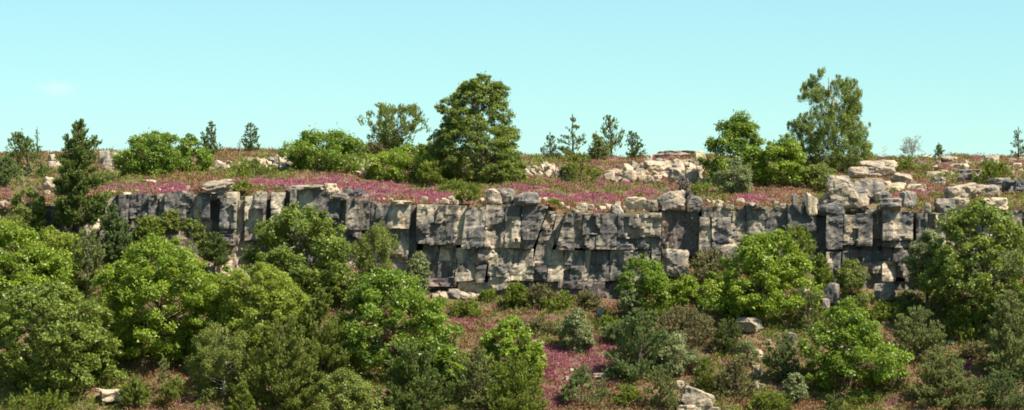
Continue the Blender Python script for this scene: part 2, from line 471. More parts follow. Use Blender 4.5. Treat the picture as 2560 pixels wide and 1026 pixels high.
# (top left, top right, bottom left, bottom right, top, bottom, depth of the face, material)
BLK = [
 # low dark outcrop behind the tall pine
 (92,150,95,150,515,585,.5,C),(150,206,150,205,511,590,.3,C),(206,262,205,258,505,600,.6,C),
 # left end
 (264,286,262,284,497,575,-.1,C),(286,323,284,318,487,575,-.5,C),(325,353,320,350,485,545,-.35,C),(325,352,322,352,546,605,-.3,C),
 (353,371,350,368,485,522,-.1,CP),(352,370,350,368,523,600,-.2,CP),(372,393,369,391,488,600,-.4,C),(394,411,392,409,485,600,-.1,CP),
 (413,449,411,447,483,556,-.5,C),(413,447,418,452,557,625,-.4,C),(449,483,448,480,486,551,-.4,C),(449,483,450,482,552,640,.0,C),(484,506,482,504,491,546,-.2,CP),(484,506,482,510,547,640,.2,C),
 (506,526,505,524,492,549,-.45,CP),(507,530,508,530,550,650,.3,C),(440,476,440,476,479,489,-.1,C),(494,520,494,520,482,492,-.1,C),(527,562,527,560,486,500,-.6,C),
 (526,552,526,550,501,690,1.0,C),(551,591,549,590,480,571,-.7,CP),(552,590,548,588,572,612,-.55,C),(549,592,549,592,613,700,.2,C),
 (592,613,591,611,501,690,.3,C),(613,636,611,634,490,600,-.3,C),(636,666,634,664,480,536,-.45,C),(636,664,634,662,537,602,-.35,C),
 (600,664,600,660,602,710,.35,C),(666,678,664,677,500,710,1.1,C),(678,713,677,708,482,521,-.3,C),(678,709,677,705,522,556,-.35,CP),(677,712,675,712,557,710,.3,C),
 (712,726,708,726,476,710,.8,C),(726,821,724,820,474,540,-.55,C),(726,770,725,770,541,620,-.3,C),(770,822,770,820,541,700,-.2,CP),(726,770,725,770,621,710,.3,C),
 (821,851,820,850,497,561,-.15,CP),(820,852,820,850,562,700,.3,C),(852,866,850,864,500,700,.9,C),(866,926,864,922,497,575,-.5,C),(866,906,866,904,576,612,-.35,C),
 (906,926,904,924,576,690,.2,C),(866,906,866,906,613,700,.4,C),(926,941,922,938,505,572,.0,C),(926,970,924,968,573,710,.4,C),
 (941,971,938,969,510,572,-.2,C),(971,1000,969,1000,513,571,-.3,C),(1000,1026,1000,1024,514,571,-.15,C),(971,1024,968,1020,572,655,.35,C),(968,1022,966,1020,656,715,.3,C),
 (1024,1043,1022,1040,515,715,.8,C),
 # middle, upper course
 (1043,1086,1040,1083,512,610,-.55,C),(1086,1099,1083,1072,513,612,-.2,CP),(1098,1146,1073,1131,514,612,-.75,C),(1146,1166,1131,1163,516,612,-.5,CP),
 (1166,1216,1152,1206,519,621,-.8,CP),(1216,1266,1214,1264,514,576,-.4,C),(1210,1264,1207,1264,577,621,-.45,C),(1266,1306,1264,1302,512,541,-.35,C),(1264,1303,1262,1300,542,620,-.6,C),
 (1306,1371,1302,1340,515,600,-.65,C),(1371,1392,1352,1378,530,575,-.1,CP),(1352,1392,1330,1372,576,662,.1,C),(1302,1340,1300,1330,601,622,-.5,C),
 (1415,1433,1390,1436,535,625,-.8,C),(1392,1416,1376,1393,538,612,.35,C),(1433,1457,1436,1457,535,620,-.45,CP),(1457,1501,1457,1500,535,586,-.5,C),(1501,1546,1500,1545,535,587,-.4,C),
 (1457,1491,1457,1490,587,623,-.4,C),(1491,1542,1490,1540,588,623,-.55,C),(1546,1601,1544,1598,536,596,-.6,C),(1544,1591,1540,1590,597,623,-.3,CP),
 (1601,1654,1599,1653,534,591,-.75,C),(1591,1631,1590,1630,592,622,-.45,C),(1631,1653,1630,1652,592,656,-.6,C),
 # middle, lower courses
 (1058,1101,1050,1096,613,694,.1,C),(1100,1126,1097,1124,624,651,-.05,CP),(1126,1141,1124,1139,624,656,.0,CP),(1100,1141,1100,1141,613,623,.15,C),(1096,1123,1094,1121,652,694,-.1,C),(1123,1140,1121,1138,657,694,-.15,CP),
 (1141,1191,1139,1189,621,658,-.35,CP),(1191,1222,1189,1218,622,661,-.25,C),(1222,1283,1219,1280,622,661,-.1,CP),(1283,1335,1280,1332,622,658,.0,C),
 (1140,1191,1138,1188,659,702,-.3,C),(1191,1217,1188,1210,662,706,-.4,C),(1222,1281,1218,1277,662,692,-.3,C),(1222,1278,1218,1275,693,714,-.15,C),(1281,1337,1277,1333,660,702,-.2,C),
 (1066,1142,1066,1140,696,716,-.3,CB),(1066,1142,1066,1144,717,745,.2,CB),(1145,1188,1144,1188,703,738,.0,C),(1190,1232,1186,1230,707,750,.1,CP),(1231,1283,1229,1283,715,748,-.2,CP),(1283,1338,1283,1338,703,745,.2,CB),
 (1372,1413,1368,1411,626,664,.15,C),(1413,1463,1411,1461,626,663,.0,CP),(1463,1477,1461,1475,626,664,-.15,CP),(1477,1492,1475,1490,628,664,.1,C),(1492,1526,1490,1522,627,664,-.05,CP),(1526,1536,1522,1530,627,680,.1,CP),
 (1536,1583,1532,1580,625,662,-.2,C),(1583,1630,1580,1628,624,662,-.1,C),
 (1334,1371,1330,1368,664,702,.0,C),(1371,1427,1368,1425,665,702,-.05,C),(1427,1473,1425,1470,665,703,-.3,CP),(1473,1501,1470,1498,665,703,.0,C),(1501,1523,1498,1521,665,703,-.25,CP),
 (1523,1577,1521,1575,664,700,-.1,C),(1577,1652,1575,1650,663,703,.0,C),
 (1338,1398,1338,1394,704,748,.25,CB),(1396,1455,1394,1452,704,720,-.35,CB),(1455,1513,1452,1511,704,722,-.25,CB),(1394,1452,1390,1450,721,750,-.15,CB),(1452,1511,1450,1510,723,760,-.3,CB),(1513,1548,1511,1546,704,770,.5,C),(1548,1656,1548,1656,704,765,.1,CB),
 # recess and blocks to the right of the tall edge
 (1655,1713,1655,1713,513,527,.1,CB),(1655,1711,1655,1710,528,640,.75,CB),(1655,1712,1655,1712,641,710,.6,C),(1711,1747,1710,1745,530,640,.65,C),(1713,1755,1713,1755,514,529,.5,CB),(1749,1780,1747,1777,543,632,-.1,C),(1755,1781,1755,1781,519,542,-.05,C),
 (1781,1832,1781,1830,517,542,.05,C),(1780,1829,1780,1827,543,606,-.2,CP),(1780,1818,1780,1816,607,680,-.1,C),(1829,1844,1827,1842,558,606,.1,CP),(1832,1846,1832,1846,530,557,.35,C),(1818,1850,1816,1850,607,680,.3,C),
 (1844,1870,1842,1868,553,601,.05,C),(1846,1868,1846,1868,522,552,.15,C),(1868,1897,1868,1896,511,549,-.15,C),(1870,1912,1868,1910,550,598,-.1,C),(1897,1937,1896,1936,518,549,.1,C),
 (1912,1938,1910,1936,531,592,.1,C),(1938,1970,1936,1970,516,592,.8,C),(1970,2002,1970,2000,514,576,.2,C),(2002,2042,2000,2040,516,578,.0,C),(2042,2067,2040,2062,545,700,.9,C),
 (1844,1912,1844,1912,602,690,.3,C),(1912,2000,1912,2000,593,700,.5,C),(2000,2042,2000,2042,579,705,.6,C),
 # right buttress
 (2067,2109,2064,2106,537,623,-.5,C),(2066,2104,2064,2102,631,658,-.55,CP),(2068,2104,2068,2104,624,630,.2,C),(2068,2102,2068,2100,659,685,-.6,C),(2066,2104,2066,2104,686,735,.0,C),
 (2111,2141,2108,2140,538,612,-.25,C),(2141,2182,2140,2180,535,616,-.35,C),(2108,2146,2106,2145,626,656,-.15,C),(2146,2206,2145,2205,626,654,.1,C),(2108,2182,2108,2182,615,625,.4,C),(2104,2150,2104,2150,657,735,.1,C),
 (2182,2207,2180,2205,530,597,.3,C),(2182,2207,2180,2205,598,625,.5,C),(2207,2250,2206,2249,524,556,-.5,C),(2250,2284,2249,2283,530,556,-.45,CP),(2207,2284,2206,2284,557,601,-.7,C),
 (2206,2292,2206,2290,602,619,-.35,CP),(2206,2234,2205,2232,620,652,-.15,C),(2234,2278,2232,2276,620,653,-.2,C),(2150,2204,2150,2203,656,683,.0,C),(2206,2241,2205,2240,654,703,-.2,C),(2241,2264,2240,2262,654,693,-.1,C),
 (2150,2205,2150,2205,684,735,.1,C),(2206,2264,2206,2264,704,738,.15,C),(2264,2305,2262,2305,620,735,.3,C),
 (2293,2319,2291,2317,533,619,-.2,C),(2319,2341,2318,2340,536,650,.8,C),(2340,2366,2338,2365,533,640,-.2,C),(2366,2422,2366,2420,536,720,.2,C),(2422,2520,2420,2520,530,720,.1,C),
 (2521,2556,2520,2555,526,565,-.3,CP),(2521,2556,2520,2555,566,700,.1,C),(2556,2606,2556,2606,526,600,-.2,C),(2556,2606,2556,2606,601,700,.1,C),
 # beyond the frame
 (2606,2660,2606,2658,526,690,-.2,C),(2660,2730,2658,2730,528,690,-.4,C),(2730,2790,2730,2790,527,690,.1,C),
]
for i, b in enumerate(BLK):
    cliff_block(*b[:7], mat=b[7], seed=i)

# ------------------------------------------------------------------ loose rocks, each a thing
def rock(u, vb, w, h, label, mat='pale', name='rock', cat='rock', group=None, y=None, sink=0.22, k=6.0, cuts=7, n=6, seed=None, rot=None, tilt=0.0, deep=0.85, layer=0.0, rough=0.10, lump=0.16, z=None):
    """u, vb: middle of the foot in the photograph; w, h in pixels"""
    if y is None: x, y, zg = ground(u, vb)
    else: x, y, zg = at_y(u, y)
    if z is not None: zg = z
    s = SC(y)
    seed = int(u * 7 + vb * 13) if seed is None else seed
    r = np.random.default_rng(seed)
    wm, hm = w / s, h / s
    V, F = rock_mesh((wm, wm * deep * r.uniform(0.8, 1.1), hm * (1 + sink)), seed, n, k, cuts, rough, lump, layer)
    V[:, 2] -= hm * sink
    me = mesh_np(name, V, F)
    o = link(name, me, ROCK[mat], None, (x, y, zg))
    o.rotation_euler = (0, tilt, r.uniform(-0.35, 0.35) if rot is None else rot)
    tag(o, label, cat, group)
    return o

def cap(u, vb, w, h, label, mat='pale', depth=0.4, **kw):
    """a rock lying on the cliff edge: its foot height is read from the photograph"""
    kw.setdefault('z', float(Z_of(vb, depth)))
    return rock(u, vb, w, h, label, mat, y=depth, **kw)

# on the cliff edge
cap(545, 481, 74, 27, 'layered grey slab perched on the cliff edge left of the pink heather', 'boulder', .2, name='perched_rock', layer=.10, cuts=9, n=10, rot=.1, tilt=-.12)
cap(766, 476, 90, 13, 'long cream cap rock on the cliff edge above the leafy oak', 'pale', .3, name='cap_rock', n=8, cuts=9)
cap(828, 483, 40, 22, 'cream block with a sloping top standing beside the long cap rock', 'pale', .5, name='boulder', n=7, k=10)
cap(873, 488, 28, 14, 'small dark block, first of two side by side on the edge', 'darkrock', .5, k=10)
cap(898, 489, 28, 15, 'small dark block, second of two side by side on the edge', 'darkrock', .6, k=10)
cap(851, 496, 44, 12, 'flat grey stone below the two small dark blocks', 'boulder', .0, k=9)
cap(318, 489, 22, 9, 'small pale stone at the top of the cliff near the tall pine', 'pale', .2)
rock(932, 492, 11, 15, 'tiny upright white stone in the pink heather', 'pale', k=8)
for q, (u, vb, w, h) in enumerate([(1110, 507, 13, 11), (1119, 508, 14, 9), (1129, 503, 17, 12), (1140, 510, 14, 9), (1104, 509, 10, 8)]):
    cap(u, vb, w, h, 'small round pale stone in the heap after the pink heather, ' + ('second', 'third', 'fourth', 'last', 'first')[q] + ' from the left', 'pale', .6 + .1 * q, group='little stone heap on the cliff edge', k=3.5)
cap(1001, 513, 55, 10, 'thin cream slab lying flat at the foot of the pink heather', 'pale', .1)
cap(1234, 507, 42, 31, 'pale boulder, left one of three on the edge below the big dark tree', 'boulder', .7, name='boulder', n=8, k=4)
cap(1264, 506, 48, 33, 'grey topped boulder, middle one of three on the edge below the big dark tree', 'boulder', 1.0, name='boulder', n=8, k=4)
cap(1318, 511, 62, 28, 'wide rounded grey boulder, third of three overhanging the cliff edge', 'boulder', -.1, name='boulder', n=9, k=4)
cap(1455, 528, 26, 18, 'pale angular rock beside dry twigs on the middle cliff edge', 'pale', .9)
cap(1440, 532, 22, 8, 'flat pale stone on the middle cliff edge', 'pale', .3)
cap(1475, 524, 20, 12, 'grey stone behind the pale angular rock on the middle edge', 'boulder', 2.0)
cap(1543, 532, 30, 22, 'dark grey cube shaped rock sitting on the middle cliff edge', 'darkrock', .6, k=12, cuts=4, n=7)
cap(1544, 512, 14, 9, 'small pale stone above the dark cube shaped rock', 'pale', 3.5)
cap(1592, 520, 54, 24, 'wide cream rock between the dark cube and the large cream block', 'pale', 1.6, n=8)
cap(1622, 523, 28, 20, 'low cream rock leaning on the large cream block', 'pale', 1.0)
cap(1640, 524, 22, 22, 'narrow cream rock at the foot of the large cream block', 'pale', .8)
cap(1677, 517, 66, 37, 'large cream block with a dark front on the cliff edge', 'boulder', 1.1, name='boulder', n=10, k=12, cuts=6, rot=-.15)
cap(1734, 514, 40, 22, 'dark grey rock half hidden in shrubs beside the large cream block', 'darkrock', 1.4, n=7)
cap(1798, 516, 16, 14, 'small pale stone among shrubs right of the dark grey rock', 'pale', 1.4)
cap(1875, 515, 24, 8, 'thin flat stone on the stepped blocks by purple heather', 'boulder', .3, k=9)
cap(1830, 523, 14, 10, 'small pale stone on the low broken ledge', 'pale', .3)
cap(1818, 522, 18, 9, 'small flat stone on the low broken ledge', 'boulder', .4)
cap(1960, 517, 20, 7, 'flat pale stone left of the small stone pillar', 'pale', .8)
cap(1987, 520, 13, 32, 'thin stone pillar on the cliff edge', 'boulder', .4, name='stone_pillar', k=9)
cap(2029, 532, 26, 50, 'upright cream stone standing on the cliff edge', 'pale', -.1, name='standing_rock', n=9, k=5)
cap(2010, 516, 12, 28, 'narrow dark stone behind the upright cream stone', 'darkrock', .6, k=9)
cap(2056, 508, 18, 13, 'small pale stone left of the great blocky outcrop', 'pale', 1.2)
cap(2068, 508, 20, 9, 'flat pale stone against the great blocky outcrop', 'pale', .9, k=9)
cap(2066, 497, 22, 12, 'pale stone on top of the small stones by the great outcrop', 'pale', 1.3)
# great outcrop on the right
cap(2072, 536, 70, 26, 'long dark ledge block under the great blocky outcrop', 'darkrock', .5, k=12, cuts=4, n=8, rot=0.05, name='ledge_rock')
cap(2102, 516, 58, 26, 'dark lower block of the great outcrop', 'boulder', 1.2, name='outcrop_rock', k=14, cuts=4, n=8, rot=.05)
cap(2143, 514, 56, 34, 'lower cream block of the great outcrop beside heather', 'boulder', 1.6, name='outcrop_rock', k=8, n=8)
cap(2105, 493, 76, 46, 'great dark fronted block of the outcrop, largest of its stack', 'boulder', 1.4, name='outcrop_rock', k=12, cuts=6, n=12, rot=-.12)
cap(2172, 498, 72, 46, 'great cream sunlit block right of the dark fronted one', 'boulder', 2.6, name='outcrop_rock', k=8, cuts=8, n=11)
cap(2207, 494, 42, 36, 'sloping cream block at the right end of the great outcrop', 'pale', 3.2, name='outcrop_rock', k=6, n=8)
cap(2146, 442, 50, 23, 'smooth rounded boulder on top of the great outcrop', 'boulder', 3.0, name='boulder', k=3, n=9, cuts=3)
cap(2202, 438, 66, 20, 'pale grey slab behind the smooth rounded boulder', 'boulder', 4.5, name='boulder', k=7, n=9)
cap(2180, 422, 60, 18, 'flat cream slab under the birch at the top of the outcrop', 'pale', 7.0, k=8, n=8)
cap(2215, 418, 50, 16, 'cream slab at the skyline above the great outcrop', 'pale', 8.0, k=8, n=7)
rock(2250, 460, 56, 26, 'smooth pale boulder right of the great outcrop', 'pale', name='boulder', k=3.5, n=8)
rock(2238, 478, 60, 20, 'low pale rock below the smooth pale boulder', 'pale', k=3.5, n=7)
rock(2290, 476, 50, 14, 'low pinkish rock behind the bright purple heather tuft', 'pale', n=6)
cap(2205, 501, 42, 20, 'dark capped rock above the stacked ledge', 'boulder', .8, k=7)
cap(2226, 524, 52, 26, 'squared grey rock on top of the right buttress', 'boulder', -.2, k=12, cuts=5, n=8, name='ledge_rock')
cap(2270, 514, 36, 34, 'dark jagged rock in heather right of the buttress top', 'darkrock', 1.6, n=8)
cap(2178, 533, 28, 9, 'small dark stone at the edge left of the buttress', 'darkrock', .2)
cap(2318, 532, 18, 22, 'small upright stone between heather tufts on the right edge', 'boulder', .5)
cap(2362, 528, 46, 30, 'cream rock with a shaded left side on the right edge', 'boulder', .8, name='boulder', n=8)
cap(2396, 524, 50, 26, 'cream rock behind the top of the dark oak', 'pale', 1.2, name='boulder', n=8)
cap(2486, 522, 74, 24, 'flat pale slab lying on the right edge above the oak', 'pale', .8, name='flat_rock', k=10, cuts=5, n=9)
rock(2408, 496, 76, 32, 'tilted cream slab with a dark underside on the right slope', 'boulder', name='flat_rock', n=9, tilt=-.2)
rock(2462, 490, 70, 26, 'broad low cream rock right of the tilted slab', 'boulder', n=9)
rock(2500, 472, 60, 24, 'broad grey rock behind the jagged grey one', 'boulder', n=8)
rock(2545, 484, 66, 34, 'jagged dark grey rock at the right end of the heath', 'darkrock', name='jagged_rock', n=11, rough=.2, lump=.35)
rock(2420, 455, 72, 28, 'layered flat outcrop left of the round green shrub', 'boulder', n=9, layer=.1)
rock(2335, 442, 38, 12, 'flat grey stone by the dead grey bush', 'boulder', k=8)
rock(2345, 458, 36, 14, 'low layered stone in the right heath', 'darkrock', layer=.1)
rock(2362, 436, 20, 10, 'small pale stone in the right heath', 'pale')
rock(2480, 416, 38, 26, 'white rock near the skyline above the round green shrub', 'pale', n=8)
rock(2531, 408, 20, 10, 'small white stone on the skyline beside the far right pine', 'pale')
rock(2540, 420, 28, 11, 'flat pinkish stone below the far right pine', 'pale')
rock(2554, 404, 14, 10, 'tiny pale stone under the far right pine', 'pale')
rock(2316, 400, 32, 10, 'low pale slab at the skyline right of the dead bush', 'pale')
rock(2372, 402, 40, 9, 'low cream slab below the tiny pine', 'pale')
rock(2392, 420, 36, 10, 'sunken cream slab in the right heath', 'pale')
rock(2528, 440, 16, 12, 'pale stone right of the round green shrub', 'pale')

# scree fields: many look-alike stones
ORD = 'first second third fourth fifth sixth seventh eighth ninth tenth eleventh twelfth thirteenth fourteenth fifteenth sixteenth seventeenth eighteenth nineteenth twentieth twenty-first twenty-second twenty-third twenty-fourth'.split()
STRIP = (' in its top strip', ' in its second strip', ' in its middle strip', ' in its fourth strip', ' in its bottom strip')
def scree(label, group, spots, mat='pale', sizes=(10, 26), aspect=(0.5, 0.9), seed=1, name='scree_stone', by='left'):
    r = np.random.default_rng(seed)
    rank = {q: n for n, q in enumerate(sorted(range(len(spots)), key=lambda q: spots[q][0] if by == 'left' else spots[q][1]))}
    bands = {}
    if len(spots) > 30:                                     # a wide field: count along five strips from top to bottom
        order = sorted(range(len(spots)), key=lambda q: spots[q][1]); per = -(-len(spots) // 5)
        for n in range(5):
            for m_, q in enumerate(sorted(order[n * per:(n + 1) * per], key=lambda q: spots[q][0])): rank[q] = m_; bands[q] = STRIP[n]
    for q, (u, v) in enumerate(spots):
        lab = label + (bands[q] if bands else '') + ', ' + ORD[rank[q]] + ' from the ' + by
        w = r.uniform(*sizes) * (1.0 if r.random() < .8 else 1.25)
        rock(u, v, w, w * r.uniform(*aspect), lab, mat if r.random() < .8 else 'boulder', name=name, group=group, n=4, k=r.uniform(7, 30), cuts=11, rough=.05, lump=.10,
             seed=seed * 1000 + q, rot=r.uniform(-3, 3), tilt=r.uniform(-.6, .6))

def spread(poly_rows, n, seed):
    """n spots spread over rows (v, u left, u right)"""
    r = np.random.default_rng(seed); out = []
    rows = np.array(poly_rows, float)
    best = []
    for _ in range(n):
        cand = []
        for __ in range(8):
            v = r.uniform(rows[0, 0], rows[-1, 0]); l = np.interp(v, rows[:, 0], rows[:, 1]); rr = np.interp(v, rows[:, 0], rows[:, 2])
            cand.append((r.uniform(l, rr), v))
        if best:
            b = np.array(best)
            cand.sort(key=lambda c: -np.min((b[:, 0] - c[0]) ** 2 + (3.0 * (b[:, 1] - c[1])) ** 2))
        best.append(cand[0])
    return best

scree('pale stone of the wide scree', 'stones of the wide scree',
      spread([(408, 1610, 1745), (425, 1560, 1755), (440, 1515, 1755), (458, 1525, 1745)], 84, 11), sizes=(13, 29), aspect=(.35, .7), seed=2)
scree('pale stone in the small scree right of the tallest tree', 'stones of the small scree',
      spread([(424, 1320, 1395), (436, 1310, 1405), (446, 1315, 1390)], 22, 12), sizes=(12, 24), seed=3)
scree('cream stone in the patch before the broad rounded oak', 'stones by the tall pine',
      spread([(394, 265, 300), (408, 255, 300), (420, 265, 315), (430, 270, 312)], 18, 13), sizes=(14, 30), seed=4)
scree('cream stone just left of the tall pine top', 'stones left of the tall pine', [(128, 404), (136, 412), (130, 420), (146, 416), (160, 415), (168, 418)], sizes=(12, 20), seed=5)
scree('pale stone in the rocky patch left of the rounded skyline oak', 'stones left of the rounded oak',
      spread([(402, 690, 728), (415, 655, 735), (428, 655, 738)], 22, 14), sizes=(14, 26), seed=6)
scree('small pale stone in the stone line near the lone pine', 'line of stones on the heath',
      [(545, 416), (560, 418), (572, 414), (585, 416), (600, 415), (612, 410), (625, 406), (640, 408), (555, 425), (530, 425), (568, 424)], sizes=(12, 24), aspect=(.35, .6), seed=7)
scree('pale stone in the gap beside the yellow green bush', 'stones in the gap beside the yellow green bush',
      spread([(405, 905, 935), (420, 895, 925), (440, 888, 922)], 16, 15), sizes=(12, 24), seed=8)
scree('pale rubble stone at the foot of the left cliff', 'rubble at the foot of the left cliff',
      spread([(662, 540, 590), (680, 515, 600), (700, 535, 590), (712, 550, 585)], 20, 16), sizes=(14, 32), seed=9)
scree('brown rubble stone at the foot of the middle cliff', 'rubble at the foot of the middle cliff',
      spread([(738, 1095, 1225), (746, 1085, 1215)], 14, 17), sizes=(16, 34), aspect=(.3, .5), mat='boulder', seed=10)
scree('grey stone in the low ledge at the far left edge', 'stones of the far left ledge', [(8, 522), (22, 526), (30, 512), (36, 522), (12, 512), (48, 518)], mat='boulder', sizes=(18, 34), aspect=(.35, .6), seed=19)
scree('pale stone in the broken chain between grey shrubs', 'chain of stones between the grey shrubs',
      [(1893, 882), (1900, 895), (1904, 906), (1890, 925), (1896, 935), (1888, 944), (1894, 970), (1903, 972)], sizes=(14, 24), seed=20, by='top')
def rim(label, group, us, sizes, seed):
    # little stones along the rim; their feet stand on the ground just behind the edge
    scree(label, group, [(u, float(VC - FPX * at_y(u, 3.4)[2] / (DIST + 3.4)) - 1.0) for u in us], sizes=sizes, seed=seed)
rim('little rubble stone on the left cliff rim', 'rubble on the left rim', (280, 344, 398, 430, 470, 612, 655, 690, 712, 850, 915, 945, 958, 980), (8, 15), 31)
rim('little rubble stone on the middle cliff rim', 'rubble on the middle rim', (1036, 1060, 1092, 1160, 1190, 1205, 1345, 1362, 1404, 1418, 1446, 1488, 1505, 1520, 1562, 1576, 1608, 1650), (8, 18), 32)
rim('little rubble stone on the rim right of the large cream block', 'rubble on the right rim', (1770, 1782, 1806, 1822, 1842, 1852, 1858, 1900, 1916, 1935, 1975, 1998, 2046, 2050, 2092, 2120, 2150, 2200), (8, 18), 33)
scree('small pale stone scattered in the right heath', 'stones scattered in the right heath', spread([(404, 2300, 2560), (430, 2290, 2560), (470, 2240, 2400), (505, 2260, 2400)], 22, 41), sizes=(9, 20), aspect=(.35, .7), seed=34)
rock(1690, 394, 100, 16, 'long broken slab on the skyline above the wide scree', 'boulder', name='flat_rock', n=9, k=9, layer=.05)
rock(1752, 412, 30, 30, 'tall cream rock at the right end of the wide scree', 'pale', n=7)
rock(1620, 412, 22, 22, 'pointed pale rock at the top of the wide scree', 'pale', n=6)
rock(1640, 424, 56, 20, 'largest pale slab near the top of the wide scree', 'pale', n=7, k=9)
rock(1690, 455, 36, 30, 'dark fronted rock low in the wide scree', 'boulder', n=7)
rock(1730, 455, 34, 28, 'rounded grey rock low in the wide scree', 'boulder', n=7, k=3.5)
rock(1585, 452, 50, 26, 'sloping cream slab at the left of the wide scree', 'pale', n=7)
rock(1757, 462, 26, 14, 'low cream stone below the leafy bush at the scree', 'pale', n=5)
rock(119, 474, 32, 30, 'single cream boulder on the heath left of the tall pine', 'pale', name='boulder', n=8)
rock(118, 486, 20, 8, 'flat pale stone under the single cream boulder', 'pale')
rock(140, 482, 14, 7, 'small flat white stone between the cream boulder and the pine', 'pale')
rock(372, 456, 34, 6, 'thin white stone lying in heather under the broad oaks', 'pale')
# below the cliff
rock(236, 585, 46, 30, 'tilted cream slab sticking out at the foot of the left cliff', 'pale', name='flat_rock', y=-2.0, z=float(Z_of(578, -2.0)), k=10, cuts=5, n=8, tilt=-.38)
rock(248, 592, 40, 26, 'grey block under the tilted cream slab', 'boulder', y=-1.4, z=float(Z_of(598, -1.4)), k=10, n=7)
rock(1686, 682, 64, 54, 'big squared boulder with a flat top at the foot of the cliff recess', 'boulder', name='boulder', y=-1.6, z=float(Z_of(686, -1.6)), k=12, cuts=5, n=11, rot=.1)
rock(1680, 634, 40, 12, 'pale cap stone on the big squared boulder', 'pale', y=-1.5, z=float(Z_of(636, -1.5)), k=8, n=6, sink=.02)
rock(1668, 622, 10, 18, 'thin white splinter of rock beside the big squared boulder', 'pale', y=-.2, z=float(Z_of(626, -.2)), k=9)
rock(1822, 640, 46, 32, 'grey rock at the foot of the cliff behind the bright oak', 'boulder', y=-1.2, z=float(Z_of(642, -1.2)), n=8)
rock(2211, 742, 52, 34, 'brown boulder at the foot of the right buttress', 'boulder', name='boulder', y=-2.6, z=float(Z_of(746, -2.6)), n=8)
rock(2222, 714, 26, 8, 'thin stone lying on the brown boulder', 'boulder', y=-2.4, z=float(Z_of(713, -2.4)), n=5, sink=.02)
rock(2190, 737, 18, 9, 'small tan stone left of the brown boulder', 'pale', y=-2.6)
rock(2076, 748, 44, 42, 'grey brown boulder in shade beside the olive tree', 'darkrock', name='boulder', y=-7.2, z=float(Z_of(752, -7.2)), n=8)
rock(2062, 768, 24, 22, 'smaller grey stone below the shaded boulder', 'boulder', y=-7.8, z=float(Z_of(771, -7.8)), n=6)
rock(1872, 828, 62, 30, 'pale boulder under the bright oak below the cliff', 'pale', name='boulder', n=9, k=4)
rock(1978, 858, 28, 24, 'small pointed grey stone right of the pale boulder', 'boulder', n=6)
rock(1920, 860, 16, 12, 'small bluish stone between the pale boulder and the pointed one', 'boulder', n=5)
rock(2012, 732, 36, 10, 'thin pale stone showing through the bright oak', 'pale', y=-9.5, z=float(Z_of(733, -9.5)), n=5)
rock(1765, 770, 22, 14, 'small cream stone left of the bright oak', 'pale', n=5)
rock(1502, 794, 18, 22, 'small white notched stone in the heath below the cliff', 'pale', n=7, rough=.2)
rock(1336, 866, 44, 14, 'flat grey stone at the upper edge of the pink slope', 'boulder', n=7)
rock(1500, 944, 34, 10, 'low white stone in the pink slope', 'pale', n=6)
rock(1416, 950, 10, 8, 'tiny white stone in the pink slope', 'pale')
rock(1434, 930, 20, 7, 'small flat stone in the pink slope', 'pale')
rock(1650, 910, 24, 18, 'small cream stone between the two dark junipers', 'pale')
rock(1735, 1024, 78, 50, 'big white slab in the shrubs at the bottom of the slope', 'pale', name='flat_rock', n=10, k=10, cuts=6, tilt=.35)
rock(1700, 972, 26, 18, 'small white rock at the top of the big white slab', 'pale', n=6)
rock(1745, 935, 30, 14, 'pale stone behind the small pine above the white slab', 'pale', n=6)
rock(1720, 1034, 50, 20, 'white stone under the big white slab', 'pale', n=6)
rock(1790, 1032, 26, 12, 'small white stone right of the big white slab', 'pale', n=5)
rock(286, 1000, 66, 26, 'white flat slab on the ground below the huge oak', 'pale', name='flat_rock', n=9, k=12, cuts=4)
rock(243, 980, 16, 8, 'tiny pale stone left of the white flat slab', 'pale')
rock(487, 992, 26, 9, 'small pale stone in shade right of the grey sapling', 'pale')
rock(2376, 860, 18, 7, 'small pale stone on the right lower heath', 'pale')

# ------------------------------------------------------------------ plants: builders
def tube(pts, rad, sides=6):
    pts = np.asarray(pts, float); n = len(pts)
    T = unit(np.gradient(pts, axis=0))
    ref = np.array([0.31, 0.87, 0.2]); A = unit(np.cross(T, ref)); B = np.cross(T, A)
    th = np.linspace(0, 2 * math.pi, sides, endpoint=False)
    V = pts[:, None] + (np.cos(th)[None, :, None] * A[:, None] + np.sin(th)[None, :, None] * B[:, None]) * np.asarray(rad)[:, None, None]
    i = np.arange(n * sides).reshape(n, sides); j = np.roll(i, -1, 1)
    F = np.stack([i[:-1], j[:-1], j[1:], i[1:]], -1).reshape(-1, 4)
    return V.reshape(-1, 3), F

class Parts:
    def __init__(self): self.V = []; self.F = []; self.n = 0
    def add(self, V, F):
        self.V.append(V); self.F.append(F + self.n); self.n += len(V)
    def get(self): return np.concatenate(self.V), np.concatenate(self.F)

def blade_tris(B, D, S, L, W):
    L = L[:, None]; W = W[:, None]
    V = np.stack([B - S * W * .5, B + S * W * .5, B + D * L], 1).reshape(-1, 3)
    return V, np.arange(len(B) * 3).reshape(-1, 3)

def rdir(r, n):
    return unit(r.normal(size=(n, 3)))

class Env:
    """outline of a crown: rows of height, left, right in metres from the foot"""
    def __init__(self, rows, depthf, wide=1.07):
        self.wide = wide; rows = sorted(rows); self.z = np.array([a[0] for a in rows]); self.l = np.array([a[1] for a in rows]); self.r = np.array([a[2] for a in rows]); self.df = depthf
    def at(self, z):
        l = np.interp(z, self.z, self.l); r = np.interp(z, self.z, self.r)
        return (l + r) / 2, np.maximum((r - l) / 2 * self.wide, 0.03)

